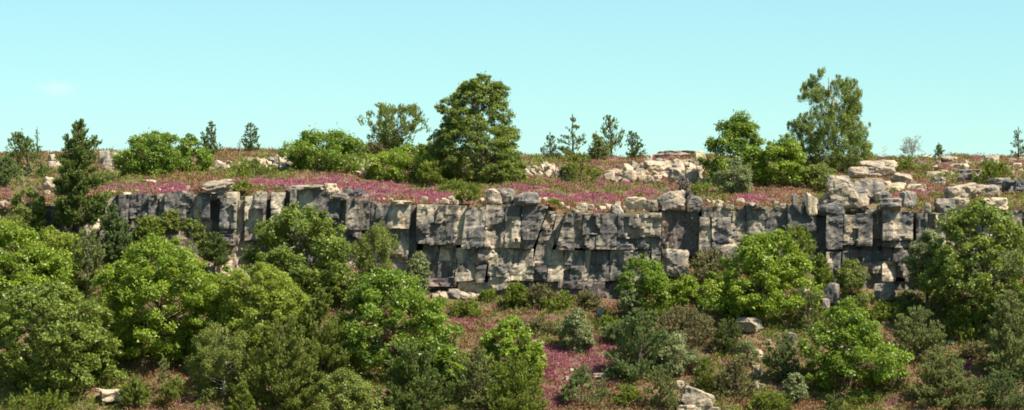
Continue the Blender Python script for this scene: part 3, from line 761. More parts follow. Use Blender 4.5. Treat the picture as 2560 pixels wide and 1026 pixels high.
def crown_points(env, r, n, rc, inner=0.35, lumpy=0.22):
    z0, z1 = env.z[0], env.z[-1]
    zz = np.linspace(z0, z1, 60); _, hw = env.at(zz); w = hw + 0.25 * hw.max(); cdf = np.cumsum(w); cdf /= cdf[-1]
    z = np.interp(r.random(n), cdf, zz)
    cx, hw = env.at(z)
    th = r.uniform(0, 2 * math.pi, n)
    q0 = r.uniform(0, 90)
    lump = 1.04 + lumpy * (.7 * vnoise(np.stack([np.cos(th) * 1.5 + 40, np.sin(th) * 1.5 + z * .2, z * 0.5], 1) + q0, 3) + .4 * vnoise(np.stack([np.cos(th) * 3.4 + 9, np.sin(th) * 3.4, z * 1.1], 1) + q0, 5))
    rho = np.sqrt(r.uniform(inner ** 2, 1, n)) * lump
    rad = np.maximum(hw - rc * 0.30, hw * 0.45)
    dep = np.maximum(hw * env.df - rc * 0.4, hw * env.df * .4)
    P = np.stack([cx + np.cos(th) * rad * rho, np.sin(th) * dep * rho, z - 0.0 * rc], 1)
    out = np.stack([np.cos(th) * rho, np.sin(th) * rho, (z - z0) / max(z1 - z0, .1) - 0.35], 1)
    return P, out

def gap_at(gap, env, P):
    a, b = gap if isinstance(gap, tuple) else (gap, gap)
    f = (P[:, 2] - env.z[0]) / (env.z[-1] - env.z[0])
    return a + (b - a) * sstep(.35, .8, f)

def area_of(env):
    zz = np.linspace(env.z[0], env.z[-1], 60); _, hw = env.at(zz)
    return float(np.trapz(2 * math.pi * hw * (1 + env.df) / 2, zz)) + 1.0

def broad_crown(env, r, ls=0.28, rc=None, dens=1.0, droop=0.0, inner=0.5, flat=0.78, per=73, lumpy=.42, gap=0.16):
    A = area_of(env); hwm = float(np.max(env.at(np.linspace(env.z[0], env.z[-1], 40))[1]))
    if rc is None: rc = float(np.clip(0.17 * hwm + 0.18, 0.28, 0.85))
    n = max(8, int(dens * A / (rc * rc * 1.25)))
    P, out = crown_points(env, r, n, rc, inner, lumpy)
    if gap:
        keep = vnoise(P * 0.75 + r.uniform(0, 50), 31) > (-1 + 2 * gap_at(gap, env, P)) * 0.8
        P, out = P[keep], out[keep]; n = len(P)
    rcs = rc * r.uniform(0.65, 1.25, n)
    sprig = r.random(n) < .16                              # odd twigs reaching past the outline
    P = np.where(sprig[:, None], P + unit(out + np.array([0, 0, .5])) * rc * r.uniform(.3, 1.0, (n, 1)), P)
    rcs = np.where(sprig, rcs * .5, rcs)
    k = max(12, int(per * (rc / 0.6) ** 2 * (0.28 / ls) ** 2))
    C0 = np.repeat(P, k, 0); R = np.repeat(rcs, k); O = np.repeat(unit(out), k, 0)
    m = len(C0)
    d = rdir(r, m); d[:, 2] = d[:, 2] * .8 + .22; d = unit(d + 0.25 * O)
    off = d * (R * (0.35 + 0.65 * r.random(m) ** 0.6))[:, None]; off[:, 2] *= flat
    if droop: off[:, 2] -= droop * r.random(m) ** 1.3 * (1.0 + np.linalg.norm(off[:, :2], axis=1)); off[:, :2] *= 1 - 0.35 * droop
    loose = r.random(m) < .22
    off = np.where(loose[:, None], off + r.normal(size=(m, 3)) * (R * .30)[:, None], off)
    C = C0 + off
    nrm = unit(d * .55 + np.array([0, 0, .55]) + 0.75 * r.normal(size=(m, 3)))
    if droop: nrm = unit(nrm * np.array([1, 1, .6]))
    a = unit(np.cross(nrm, rdir(r, m)))
    if droop: a = unit(a + np.array([0, 0, -1.1]) * droop); 
    s = unit(np.cross(nrm, a))
    L = ls * r.uniform(.65, 1.25, m); W = L * r.uniform(.5, .75, m) * (0.7 if droop else 1)
    V, T = blade_tris(C - a * (L * .5)[:, None], a, s, L * 1.05, W * 1.1)
    tint = np.clip(np.repeat(r.normal(.5, .16, n), k) + r.normal(0, .15, m), 0, 1) * .9
    return V, None, T, tint, P

def shoots(B, D, L, r, nb=13, bl=0.26, bw=0.07, spread=0.75):
    """bottle brush shoots: B foot, D direction, L length; returns triangles"""
    n = len(B); m = n * nb
    t = r.random(m) ** .8
    Br = np.repeat(B, nb, 0); Dr = np.repeat(D, nb, 0); Lr = np.repeat(L, nb)
    base = Br + Dr * (t * Lr)[:, None]
    rd = rdir(r, m); rd = unit(rd - np.sum(rd * Dr, 1, keepdims=True) * Dr)
    dr = unit(Dr * .75 + rd * spread)
    s = unit(np.cross(dr, rdir(r, m)))
    return blade_tris(base, dr, s, bl * r.uniform(.7, 1.2, m) * (1 - .35 * t), bw * r.uniform(.7, 1.3, m))

def conifer_crown(env, r, rc=None, dens=1.0, up=0.8, per=6, sl=0.45, bl=0.27, bw=0.10, inner=.3, nb=13, lumpy=.34, gap=0.16):
    A = area_of(env); hwm = float(np.max(env.at(np.linspace(env.z[0], env.z[-1], 40))[1]))
    if rc is None: rc = float(np.clip(0.15 * hwm + 0.15, 0.22, 0.5))
    n = max(8, int(dens * A / (rc * rc * 1.3)))
    P, out = crown_points(env, r, n, rc, inner, lumpy)
    if gap:
        keep = vnoise(P * 0.8 + r.uniform(0, 50), 31) > (-1 + 2 * gap_at(gap, env, P)) * 0.8
        P, out = P[keep], out[keep]; n = len(P)
    m = n * per
    B = np.repeat(P, per, 0) + r.normal(size=(m, 3)) * rc * .45
    D = unit(np.repeat(unit(out), per, 0) * .7 + np.array([0, 0, up]) + .45 * r.normal(size=(m, 3)))
    V, T = shoots(B - D * sl * .4, D, sl * r.uniform(.6, 1.3, m), r, nb, bl, bw)
    tint = np.clip(np.repeat(np.repeat(r.normal(.5, .15, n), per) + r.normal(0, .1, m), nb) + r.normal(0, .1, m * nb), 0, 1)
    return V, None, T, tint, P

def whorl_crown(env, r, h, wood, sp=None, nbr=5, el0=22, el1=66, sl=0.46, bl=0.27, bw=0.10, side=3, nb=13, dens=1.0, skip=0.0, **_):
    """pine with whorls of rising branches; adds its branches to wood"""
    small = float(np.clip(h / 7, .5, 1)); sl *= small; bl *= small
    z0, z1 = env.z[0], env.z[-1]; sp = sp or max(.32, (z1 - z0) / 13)
    B = []; D = []; L = []
    z = z0
    top = np.array([env.at(z1)[0], 0, z1])
    while z < z1 - .25:
        f = (z - z0) / (z1 - z0); el = math.radians(el0 + (el1 - el0) * f ** 1.2)
        for q in range(nbr + int(r.integers(0, 2))):
            if r.random() < skip: continue
            th = r.uniform(0, 2 * math.pi); zz = z + r.uniform(-.3, .3) * sp
            cx, hw = env.at(min(zz + .25 * sp, z1))
            cx0 = env.at(zz)[0]
            R = hw * r.uniform(.62, 1.05)
            if R < .12: continue
            a = np.array([cx0 * .6, 0, zz - R * math.tan(el) * .55])
            if a[2] < .05: a[2] = .05
            tip = np.array([cx + math.cos(th) * R, math.sin(th) * R * env.df, zz + R * math.tan(el) * .35])
            mid = a * .5 + tip * .5 - np.array([0, 0, .10 * R])
            ts = np.linspace(0, 1, 5)[:, None]
            path = a * (1 - ts) ** 2 + mid * 2 * ts * (1 - ts) + tip * ts ** 2
            wood.add(*tube(path, np.linspace(.012 + .011 * R, .006, 5), 4))
            nt = max(2, int(R / .17 * dens))
            tt = 1 - (r.random(nt) ** 1.1) * .72; tt[0] = 1
            for t in tt:
                p = a * (1 - t) ** 2 + mid * 2 * t * (1 - t) + tip * t * t
                d = unit((tip - a)[None])[0]
                for s in range(side):
                    lat = r.normal(size=3) * .16 * (.4 + R * .45) * (1.2 - .5 * t); lat[2] *= .5
                    B.append(p + lat); D.append(d * .5 + lat * .9 + np.array([0, 0, .45 + .5 * f]) + r.normal(size=3) * .18); L.append(sl * r.uniform(.6, 1.25) * (1.1 - .4 * f))
        z += sp * r.uniform(.8, 1.2)
    for q in range(3):
        B.append(top - np.array([0, 0, (.1 + .3 * q) * small])); D.append(np.array([r.normal() * .08, r.normal() * .08, 1])); L.append(.5 * small)
    B = np.array(B); D = unit(np.array(D)); L = np.array(L)
    V, T = shoots(B, D, L, r, nb, bl, bw)
    n = len(B)
    tint = np.clip(np.repeat(r.normal(.5, .18, n), nb) + r.normal(0, .1, n * nb), 0, 1)
    return V, None, T, tint, B

PLANTS = []
def plant(name, kind, u, base, rows, leaf, label, cat='tree', group=None, depthf=.85, seed=None, bark='dark', lean=0.0, trunk_top=.93, tr=None, limb=.3, wide=1.07, **kw):
    """base: a pixel row of the foot (read off the ground) or ('y', depth). rows: (v, u left, u right) of the crown outline in the photograph"""
    x, y, z = at_y(u, base[1]) if isinstance(base, tuple) else ground(u, base)
    seed = int(u * 3 + rows[0][0] * 11) if seed is None else seed
    r = np.random.default_rng(seed)
    R = [(float(Z_of(v, y)) - z, float(X_of(a, y)) - x, float(X_of(b, y)) - x) for v, a, b in rows]
    zlow = 0.12
    R = [(max(a, zlow + .01 * i), b, c) for i, (a, b, c) in enumerate(R)]
    if kind == 'broad':                                    # crowns run up to a narrow tip
        t0 = R[0]; c0 = (t0[1] + t0[2]) / 2; w0 = (t0[2] - t0[1]) * .14
        R = [(t0[0], c0 - w0, c0 + w0), (t0[0] * .97, t0[1], t0[2])] + R[1:]
    env = Env(R, depthf, wide); h = env.z[-1]
    root = bpy.data.objects.new(name, None); root.empty_display_size = .5; COL.objects.link(root); root.location = (x, y, z)
    tag(root, label, cat, group)
    wood = Parts()
    # trunk following the middle of the crown
    zz = np.linspace(-.3, h * trunk_top, 9); cx, hw = env.at(zz)
    f = np.clip(zz / h, 0, 1)
    px = cx * sstep(0, .9, f) + r.normal(0, .03 * h / 8, 9).cumsum() * .5 * f
    py = r.normal(0, .03 * h / 8, 9).cumsum() * .5 * f
    r0 = tr if tr else .018 * h + .03
    tp = np.stack([px, py, zz], 1)
    wood.add(*tube(tp, r0 * (1.15 - f) ** .9 + .008, 7))
    if kind == 'broad': V, F, T, tint, P = broad_crown(env, r, **kw)
    elif kind == 'conifer': V, F, T, tint, P = conifer_crown(env, r, **kw)
    else: V, F, T, tint, P = whorl_crown(env, r, h, wood, **kw)
    if kind != 'whorl':
        pick = P[r.random(len(P)) < limb]
        if len(pick) > 90: pick = pick[r.permutation(len(pick))[:90]]
        for p in pick:
            za = max(.1, p[2] * r.uniform(.45, .8) - .1)
            a = np.array([np.interp(za, zz, px), np.interp(za, zz, py), za])
            mid = (a + p) / 2 + np.array([0, 0, -.06 * np.linalg.norm(p - a)]) + r.normal(size=3) * .06
            ts = np.linspace(0, 1, 4)[:, None]
            path = a * (1 - ts) ** 2 + mid * 2 * ts * (1 - ts) + p * ts ** 2
            ra = r0 * .32 * (1.1 - min(1, za / h))
            wood.add(*tube(path, np.linspace(max(ra, .018), .008, 4), 4))
    tv, tf = wood.get()
    link('trunk' if cat == 'tree' else 'stem', mesh_np('trunk', tv, tf, smooth=True), BARK[bark], root)
    link('crown' if cat == 'tree' else 'foliage', mesh_np('crown', V, F, T, {'tint': tint}), LEAF[leaf], root)
    PLANTS.append((x, y, float(np.max(np.abs(np.concatenate([env.l, env.r]))))))
    return root

# ------------------------------------------------------------------ plants on the skyline and the upper heath
plant('pine_tree', 'whorl', 200, ('y', -2.0), [(305, 197, 203), (335, 178, 215), (365, 162, 236), (400, 150, 248), (440, 140, 262), (490, 128, 268), (530, 135, 262), (560, 150, 255)], 'pine',
      'tall dark pine rising in front of the left end of the cliff', sp=.5, nbr=6, dens=1.25, sl=.5, el0=5)
plant('pine_tree', 'conifer', 70, 442, [(331, 40, 52), (350, 25, 66), (375, 25, 112), (400, 18, 122), (430, 30, 122), (440, 45, 110)], 'pine',
      'bushy dark pine on the skyline near the left edge', dens=.9, gap=.3, up=.9)
plant('pine_sapling', 'whorl', 93, 398, [(322, 91, 95), (345, 86, 100), (370, 80, 106), (392, 86, 100)], 'bluepine',
      'thin wispy sapling poking above the bushy pine at the left', nbr=3, dens=.7, side=1, sl=.3, bl=.15)
plant('shrub', 'conifer', 14, 468, [(394, 8, 25), (415, -12, 36), (440, -20, 44), (462, -10, 40)], 'bluepine', 'rounded green bush at the far left edge of the heath', 'shrub', up=.6)
plant('small_tree', 'broad', 78, ('y', -1.2), [(470, 55, 80), (492, 40, 108), (520, 36, 118), (550, 34, 110), (585, 28, 100)], 'olive',
      'olive green bushy tree below the single cream boulder at the left', dens=.9, ls=.2, gap=.25, bark='grey')
plant('shrub', 'broad', 36, 600, [(545, 20, 50), (565, -20, 80), (590, -30, 90)], 'olive', 'low olive scrub at the far left just above the bright oak', 'shrub', ls=.2)
plant('oak_tree', 'broad', 385, 440, [(336, 368, 400), (350, 340, 430), (375, 318, 450), (400, 305, 455), (425, 300, 450), (437, 310, 440)], 'oak',
      'broad rounded oak on the upper heath right of the tall pine', ls=.22, lumpy=.16, gap=.05, wide=1.12)
plant('oak_tree', 'broad', 476, 432, [(338, 470, 492), (355, 452, 500), (380, 445, 518), (405, 440, 526), (426, 455, 515)], 'oak',
      'smaller oak with a pale trunk joined to the broad rounded oak', ls=.22, lumpy=.16, gap=.05, wide=1.12, bark='pale')
plant('pine_tree', 'whorl', 528, 388, [(306, 525, 531), (330, 516, 542), (345, 498, 556), (362, 500, 560), (384, 512, 560)], 'bluepine',
      'blue green pine on the skyline just right of the broad oaks', nbr=6, dens=.9, side=2)
plant('pine_tree', 'whorl', 628, 378, [(309, 625, 630), (325, 614, 640), (345, 607, 646), (362, 606, 650), (374, 610, 648)], 'bluepine',
      'lone small dark pine standing on the left skyline', nbr=6, dens=.9, side=2)
plant('pine_sapling', 'whorl', 598, 378, [(353, 597, 600), (362, 593, 604), (373, 594, 603)], 'bluepine', 'tiny sapling left of the lone small pine', nbr=3, side=1, dens=.6, sl=.2, bl=.12)
plant('oak_tree', 'broad', 815, 430, [(334, 790, 845), (348, 755, 880), (365, 735, 900), (388, 722, 910), (410, 730, 905), (427, 745, 895)], 'oak',
      'wide rounded oak bush above the pink heather', ls=.22, lumpy=.16, gap=.05, wide=1.12)
plant('pine_tree', 'conifer', 985, 382, [(266, 935, 1030), (285, 920, 1045), (305, 908, 1052), (325, 908, 1055), (345, 915, 1035), (365, 940, 1020), (378, 955, 1005)], 'goldpine',
      'spreading pine with many upswept boughs on the skyline', up=1.2, dens=.62, gap=.42, sl=.6, rc=.34, limb=.6)
plant('shrub', 'broad', 995, 455, [(372, 990, 1030), (385, 950, 1050), (405, 928, 1060), (430, 922, 1066), (452, 935, 1055)], 'bright', 'low yellow green bush left of the big dark tree', 'shrub', ls=.2)
plant('shrub', 'conifer', 1072, 466, [(412, 1060, 1085), (430, 1045, 1100), (455, 1045, 1104)], 'gorse', 'small gorse between the yellow green bush and the big dark tree', 'shrub')
plant('shrub', 'conifer', 1058, 405, [(366, 1050, 1075), (380, 1030, 1085), (400, 1030, 1085)], 'gorse', 'olive scrub on the skyline behind the yellow green bush', 'shrub')
plant('shrub', 'conifer', 925, 396, [(362, 915, 940), (378, 905, 958), (392, 905, 955)], 'dusk', 'brownish scrub below the spreading pine', 'shrub')
plant('beech_tree', 'broad', 1200, 456, [(193, 1195, 1222), (205, 1160, 1258), (225, 1152, 1268), (245, 1120, 1268), (275, 1092, 1272), (300, 1102, 1280), (325, 1092, 1290), (350, 1082, 1300), (385, 1080, 1308), (415, 1088, 1306), (440, 1105, 1300), (454, 1130, 1280)], 'beech',
      'tallest dark green tree in the middle of the skyline', ls=.18, rc=.46, dens=1.1, gap=(.03, .12), lumpy=.2, flat=.7, wide=1.02, bark='grey', limb=.3)
plant('shrub', 'broad', 1285, 452, [(395, 1275, 1300), (415, 1260, 1310), (448, 1258, 1312)], 'olive', 'light green shrub at the right foot of the tallest tree', 'shrub', ls=.2)
plant('shrub', 'broad', 1125, 452, [(415, 1110, 1145), (430, 1098, 1155), (450, 1100, 1150)], 'olive', 'dark shrub at the left foot of the tallest tree', 'shrub', ls=.2)
plant('pine_tree', 'whorl', 1375, 396, [(334, 1373, 1377), (352, 1366, 1385), (370, 1360, 1390), (390, 1352, 1398)], 'bluepine',
      'small dark pine right of the tallest tree', nbr=5, dens=.9, side=2)
plant('pine_tree', 'whorl', 1432, 398, [(291, 1429, 1434), (310, 1424, 1440), (325, 1408, 1448), (345, 1402, 1462), (362, 1398, 1470), (385, 1402, 1468)], 'goldpine',
      'airy pine with flat tiers, tallest of the skyline pine group', sp=.75, nbr=5, el0=3, el1=50, trunk_top=1, tr=.13, dens=.9, side=2)
plant('pine_tree', 'conifer', 1494, 398, [(342, 1485, 1500), (358, 1474, 1512), (378, 1470, 1520), (395, 1472, 1518)], 'greypine', 'bushy grey green pine between two taller skyline pines', up=.9, dens=.8, gap=.2)
plant('pine_tree', 'whorl', 1528, 396, [(294, 1520, 1528), (312, 1508, 1542), (335, 1502, 1552), (360, 1504, 1555), (375, 1514, 1548)], 'goldpine',
      'slender upright pine with a bare lower stem on the skyline', el0=40, el1=75, sp=.5, sl=.6, trunk_top=1, tr=.12, dens=.9, side=2)
plant('pine_tree', 'whorl', 1582, 398, [(331, 1576, 1582), (350, 1566, 1596), (370, 1560, 1606), (392, 1560, 1614)], 'pine',
      'short bright pine, last of the skyline group before the scree', el0=35, el1=75, nbr=6, dens=.9, side=2)
plant('shrub', 'conifer', 1452, 458, [(392, 1440, 1460), (408, 1418, 1485), (430, 1405, 1505), (452, 1415, 1500)], 'gorse', 'dark olive bush in front of the skyline pines', 'shrub', dens=1.0)
plant('shrub', 'conifer', 1405, 452, [(426, 1395, 1420), (440, 1378, 1430), (450, 1380, 1425)], 'dead', 'dry grey twiggy bush at the small scree', 'shrub', dens=.5)
plant('oak_tree', 'broad', 1840, 464, [(292, 1838, 1872), (312, 1808, 1882), (335, 1798, 1890), (350, 1775, 1900), (380, 1765, 1920), (410, 1758, 1920), (440, 1762, 1910), (460, 1780, 1900)], 'oak',
      'leafy oak with a raised crown right of the wide scree', ls=.24)
plant('oak_tree', 'broad', 1945, 462, [(350, 1950, 1985), (365, 1925, 1995), (390, 1905, 2008), (420, 1895, 2018), (450, 1900, 2010), (460, 1910, 2000)], 'bright',
      'lower bright oak between the raised oak and the birch', ls=.24)
plant('shrub', 'broad', 1838, 486, [(400, 1826, 1850), (425, 1805, 1870), (450, 1792, 1880), (480, 1805, 1870)], 'willow', 'grey green shrub in front of the leafy oak', 'shrub', ls=.16, gap=.25, bark='grey')
plant('birch_tree', 'broad', 2085, 434, [(155, 2058, 2084), (180, 2050, 2095), (205, 2000, 2140), (235, 1995, 2148), (262, 2020, 2150), (285, 2008, 2150), (310, 1978, 2160), (340, 1990, 2165), (365, 1985, 2178), (395, 2000, 2165), (425, 2025, 2150)], 'beech',
      'tall airy birch with a pale stem above the great outcrop', ls=.15, rc=.36, dens=.95, droop=.35, gap=(.14, .52), lumpy=.3, seed=77, bark='pale', tr=.15, trunk_top=.86, per=85, limb=.5)
plant('shrub', 'broad', 2045, 478, [(412, 2035, 2060), (430, 2015, 2085), (455, 2005, 2095), (472, 2010, 2090)], 'olive', 'soft green scrub under the birch', 'shrub', ls=.18, gap=.15)
plant('dead_bush', 'conifer', 2282, 424, [(347, 2262, 2298), (365, 2250, 2305), (385, 2252, 2306), (405, 2240, 2316), (420, 2250, 2310)], 'dead', 'grey brown leafless bush on the right skyline', 'bush', dens=.55, bw=.03, bl=.3, gap=.25, limb=.8, bark='grey')
plant('shrub', 'conifer', 2275, 430, [(398, 2260, 2290), (412, 2240, 2318), (428, 2235, 2322)], 'gorse', 'green gorse round the foot of the leafless bush', 'shrub')
plant('pine_sapling', 'whorl', 2347, 396, [(360, 2345, 2348), (372, 2340, 2354), (384, 2335, 2360), (388, 2340, 2355)], 'pine', 'tiny pine alone on the right skyline', nbr=5, trunk_top=1)
plant('pine_tree', 'whorl', 2546, 394, [(321, 2544, 2548), (340, 2536, 2556), (360, 2532, 2562), (385, 2528, 2566)], 'bluepine', 'blue green pine at the right end of the skyline', nbr=5, sp=.5, dens=.9, side=2)
plant('shrub', 'conifer', 2484, 462, [(405, 2470, 2500), (420, 2445, 2520), (440, 2436, 2526), (458, 2445, 2520)], 'gorse', 'round green shrub in the rocky heath at the right', 'shrub')
plant('shrub', 'conifer', 1765, 508, [(462, 1745, 1790), (478, 1722, 1812), (500, 1730, 1812)], 'gorse', 'green gorse at the cliff edge beside the large cream block', 'shrub')
plant('shrub', 'conifer', 1712, 512, [(458, 1700, 1722), (480, 1696, 1728), (505, 1700, 1724)], 'dead', 'dry grey bush right behind the large cream block', 'shrub', dens=.6)
plant('shrub', 'conifer', 1180, 506, [(470, 1160, 1200), (485, 1142, 1215), (502, 1148, 1212)], 'gorse', 'green shrub on the cliff edge left of the three boulders', 'shrub')
plant('shrub', 'conifer', 1720, ('y', 3.3), [(508, 1712, 1728), (522, 1700, 1738), (540, 1706, 1734)], 'gorse', 'small tuft growing from the top of the cliff recess', 'shrub')
plant('shrub', 'conifer', 1130, 478, [(456, 1115, 1150), (466, 1100, 1180), (476, 1105, 1175)], 'gorse', 'low green mound below the tallest tree', 'shrub')
plant('shrub', 'conifer', 640, 440, [(408, 610, 660), (420, 575, 690), (436, 570, 690)], 'gorse', 'long low green mound in the middle of the left heath', 'shrub')
plant('shrub', 'conifer', 605, 484, [(461, 590, 620), (472, 580, 632), (482, 584, 630)], 'gorse', 'small green tuft right of the perched slab', 'shrub')
plant('shrub', 'conifer', 1385, 532, [(506, 1375, 1395), (520, 1364, 1402), (534, 1368, 1400)], 'gorse', 'small bush in the notch of the middle cliff edge', 'shrub')

# ------------------------------------------------------------------ plants below the cliff
plant('oak_tree', 'broad', 70, ('y', -9.5), [(565, -20, 40), (590, -60, 85), (620, -80, 125), (655, -90, 165), (690, -90, 195), (725, -90, 210), (770, -80, 205), (820, -60, 180)], 'bright',
      'large bright green oak at the left edge below the cliff', ls=.26)
plant('broadleaf_tree', 'broad', 145, ('y', -6), [(578, 110, 150), (595, 92, 185), (625, 88, 200), (660, 95, 205), (720, 110, 190)], 'lime',
      'soft yellow green tree behind the large left oak', ls=.18)
plant('pine_tree', 'whorl', 218, ('y', -8.5), [(584, 205, 240), (605, 192, 252), (640, 184, 262), (680, 188, 258), (720, 200, 245), (750, 208, 235)], 'greypine',
      'dark grey pine between the left oak and the huge oak', dens=.8, gap=.2, bark='grey')
plant('pine_tree', 'whorl', 292, ('y', -4.0), [(516, 275, 285), (545, 262, 300), (580, 255, 325), (620, 248, 340), (660, 250, 340), (690, 262, 330)], 'bluepine',
      'blue green pine in front of the left end of the cliff', el0=25, el1=60, nbr=6, dens=1.3)
plant('oak_tree', 'broad', 400, ('y', -15.5), [(603, 355, 420), (625, 320, 470), (660, 275, 520), (700, 250, 548), (745, 238, 560), (790, 236, 560), (830, 255, 545), (870, 285, 525), (915, 310, 490)], 'bright',
      'huge green oak left of the bottom middle', ls=.26, seed=55)
plant('oak_tree', 'broad', 140, ('y', -21), [(712, 95, 170), (740, 30, 215), (775, -15, 240), (815, -25, 270), (855, -25, 288), (895, -25, 294), (935, 20, 292), (965, 60, 250)], 'rusty',
      'olive green oak with a few dry brown leaves at the bottom left', ls=.26, rc=.6)
plant('shrub', 'conifer', 372, ('y', -3.5), [(548, 358, 388), (565, 342, 402), (590, 340, 405), (610, 345, 400)], 'gorse', 'lime green gorse under the left cliff', 'shrub')
plant('small_tree', 'broad', 424, ('y', -2.6), [(528, 412, 438), (545, 402, 448), (565, 402, 448), (585, 410, 440)], 'olive', 'small round topped tree close to the left cliff', ls=.16)
plant('shrub', 'broad', 478, ('y', -2.6), [(552, 468, 490), (570, 455, 505), (600, 452, 512), (630, 456, 508)], 'olive', 'thin olive shrub with bare twigs under the left cliff', 'shrub', ls=.16, gap=.35, bark='grey', limb=.7)
plant('dead_bush', 'conifer', 450, ('y', -5.0), [(598, 445, 470), (615, 430, 490), (645, 430, 495)], 'dead', 'fallen dry brown branches below the thin olive shrub', 'bush', dens=.4, bw=.03, limb=.9, bark='orange')
plant('pine_tree', 'whorl', 535, ('y', -3.6), [(588, 528, 545), (610, 510, 565), (635, 498, 575), (660, 505, 568)], 'pine', 'small bushy pine in front of the dark cliff corner', up=.8)
plant('oak_tree', 'broad', 760, ('y', -7), [(516, 735, 760), (535, 705, 790), (560, 670, 830), (590, 642, 850), (620, 635, 880), (650, 630, 892), (685, 640, 885), (720, 680, 850), (748, 700, 830)], 'rusty',
      'leafy oak with a patch of dry leaves in front of the cliff', ls=.25, depthf=.75)
plant('birch_tree', 'broad', 938, ('y', -4.6), [(564, 930, 962), (590, 905, 975), (620, 895, 985), (655, 890, 988), (690, 880, 985), (740, 890, 970)], 'olive',
      'soft olive birch in front of the dark cliff corner', ls=.16, droop=.6, gap=.15, bark='grey')
plant('willow_bush', 'broad', 1045, ('y', -3.4), [(634, 1038, 1055), (660, 1022, 1068), (695, 1018, 1074), (735, 1022, 1070)], 'willow', 'narrow grey green willow against the middle cliff', 'bush', ls=.15, gap=.2, bark='grey')
plant('broadleaf_tree', 'broad', 660, ('y', -19), [(668, 600, 690), (690, 570, 720), (720, 555, 745), (755, 545, 765), (790, 545, 785), (830, 550, 790), (880, 560, 780), (960, 580, 750)], 'lime',
      'soft yellow green tree between the huge oak and the middle oak', ls=.2, rc=.6, seed=9)
plant('shrub', 'broad', 815, ('y', -6), [(705, 800, 830), (725, 785, 850), (755, 790, 850)], 'bright', 'small bright shrub in the gap below the leafy oak', 'shrub', ls=.2)
plant('shrub', 'broad', 865, ('y', -7), [(690, 850, 890), (720, 835, 905), (770, 840, 900)], 'olive', 'dull green shrub left behind the middle oak', 'shrub', ls=.18)
plant('oak_tree', 'broad', 985, ('y', -17), [(678, 945, 985), (700, 905, 1040), (730, 880, 1070), (765, 855, 1098), (800, 845, 1116), (840, 842, 1120), (880, 850, 1116), (920, 860, 1110), (960, 900, 1080)], 'oak',
      'large glossy oak in the middle of the lower slope', ls=.26)
plant('pine_tree', 'whorl', 800, ('y', -21), [(728, 796, 806), (760, 775, 825), (800, 755, 845), (850, 740, 862), (900, 735, 872), (960, 730, 880), (1020, 740, 870)], 'goldpine',
      'olive pine left of the large glossy oak', el0=20, nbr=6, dens=1.2, sl=.5)
plant('birch_tree', 'broad', 560, ('y', -22.5), [(806, 540, 570), (830, 505, 605), (870, 488, 635), (910, 482, 645), (960, 485, 640), (1010, 500, 620)], 'olive',
      'thin birch with a pale broken stem at the bottom left', ls=.17, droop=.4, gap=.3, bark='pale', limb=.5)
plant('pine_tree', 'whorl', 700, ('y', -25), [(800, 690, 720), (850, 650, 760), (900, 625, 790), (960, 605, 800), (1040, 600, 800)], 'goldpine',
      'broad olive pine at the bottom between birch and olive pine', dens=.95)
plant('pine_sapling', 'whorl', 408, 990, [(895, 405, 410), (915, 398, 420), (940, 392, 432), (958, 396, 426)], 'greypine', 'pale grey pine sapling under the huge oak', nbr=4, side=2, bark='orange', trunk_top=1, tr=.06)
plant('pine_sapling', 'whorl', 605, ('y', -29), [(955, 602, 608), (985, 585, 622), (1030, 575, 635)], 'gorse', 'light green pine sapling at the bottom edge in front of the broad pine', el0=30, el1=70, nbr=6)
plant('broadleaf_tree', 'broad', 850, ('y', -28), [(930, 840, 870), (955, 800, 910), (985, 785, 945), (1040, 780, 950)], 'olive', 'olive green bush at the bottom edge below the large glossy oak', 'tree', ls=.2)
plant('pine_tree', 'whorl', 1040, ('y', -25.5), [(862, 1020, 1055), (890, 990, 1080), (930, 968, 1105), (980, 958, 1120), (1040, 955, 1125)], 'pine',
      'dense blue green pine at the bottom below the large glossy oak', dens=1.1)
plant('oak_tree', 'broad', 1120, ('y', -22), [(868, 1110, 1140), (890, 1090, 1160), (930, 1085, 1168), (975, 1100, 1155)], 'oak', 'small oak right of the dense blue green pine', ls=.25)
plant('broadleaf_tree', 'broad', 1285, ('y', -20), [(798, 1268, 1295), (820, 1240, 1320), (850, 1215, 1340), (885, 1205, 1365), (920, 1210, 1368), (970, 1220, 1350)], 'bright',
      'bright yellow green tree left of the pink slope', ls=.24, rc=.5, gap=.1)
plant('pine_tree', 'whorl', 1190, ('y', -24.5), [(870, 1185, 1200), (910, 1165, 1230), (960, 1150, 1250), (1035, 1150, 1250)], 'greypine', 'grey green pine between the small oak and the bright tree', dens=.8, gap=.15)
plant('pine_tree', 'whorl', 1285, ('y', -27), [(905, 1270, 1310), (940, 1235, 1345), (985, 1215, 1370), (1040, 1210, 1380)], 'gorse', 'light green young pine at the bottom in front of the bright tree', dens=1.0)
plant('willow_bush', 'broad', 1445, 880, [(776, 1432, 1458), (800, 1415, 1472), (830, 1405, 1485), (860, 1408, 1482), (876, 1420, 1470)], 'willow', 'airy grey willow alone in the heath above the pink slope', 'bush', ls=.16, gap=.3, bark='grey', limb=.5)
plant('juniper', 'conifer', 1455, ('y', -23.5), [(925, 1445, 1470), (950, 1415, 1500), (985, 1395, 1520), (1030, 1390, 1525)], 'bluepine', 'dark round juniper at the bottom of the pink slope', 'bush', dens=1.1)
plant('juniper', 'conifer', 1548, 858, [(806, 1535, 1560), (822, 1510, 1580), (848, 1505, 1580)], 'bluepine', 'very dark low juniper on the heath above the pink slope', 'bush')
plant('pine_tree', 'whorl', 1595, ('y', -19.5), [(780, 1590, 1610), (810, 1560, 1640), (850, 1545, 1672), (890, 1530, 1680), (940, 1515, 1675), (985, 1520, 1650)], 'bluepine',
      'large dark bushy pine right of the pink slope', dens=1.0, gap=.12)
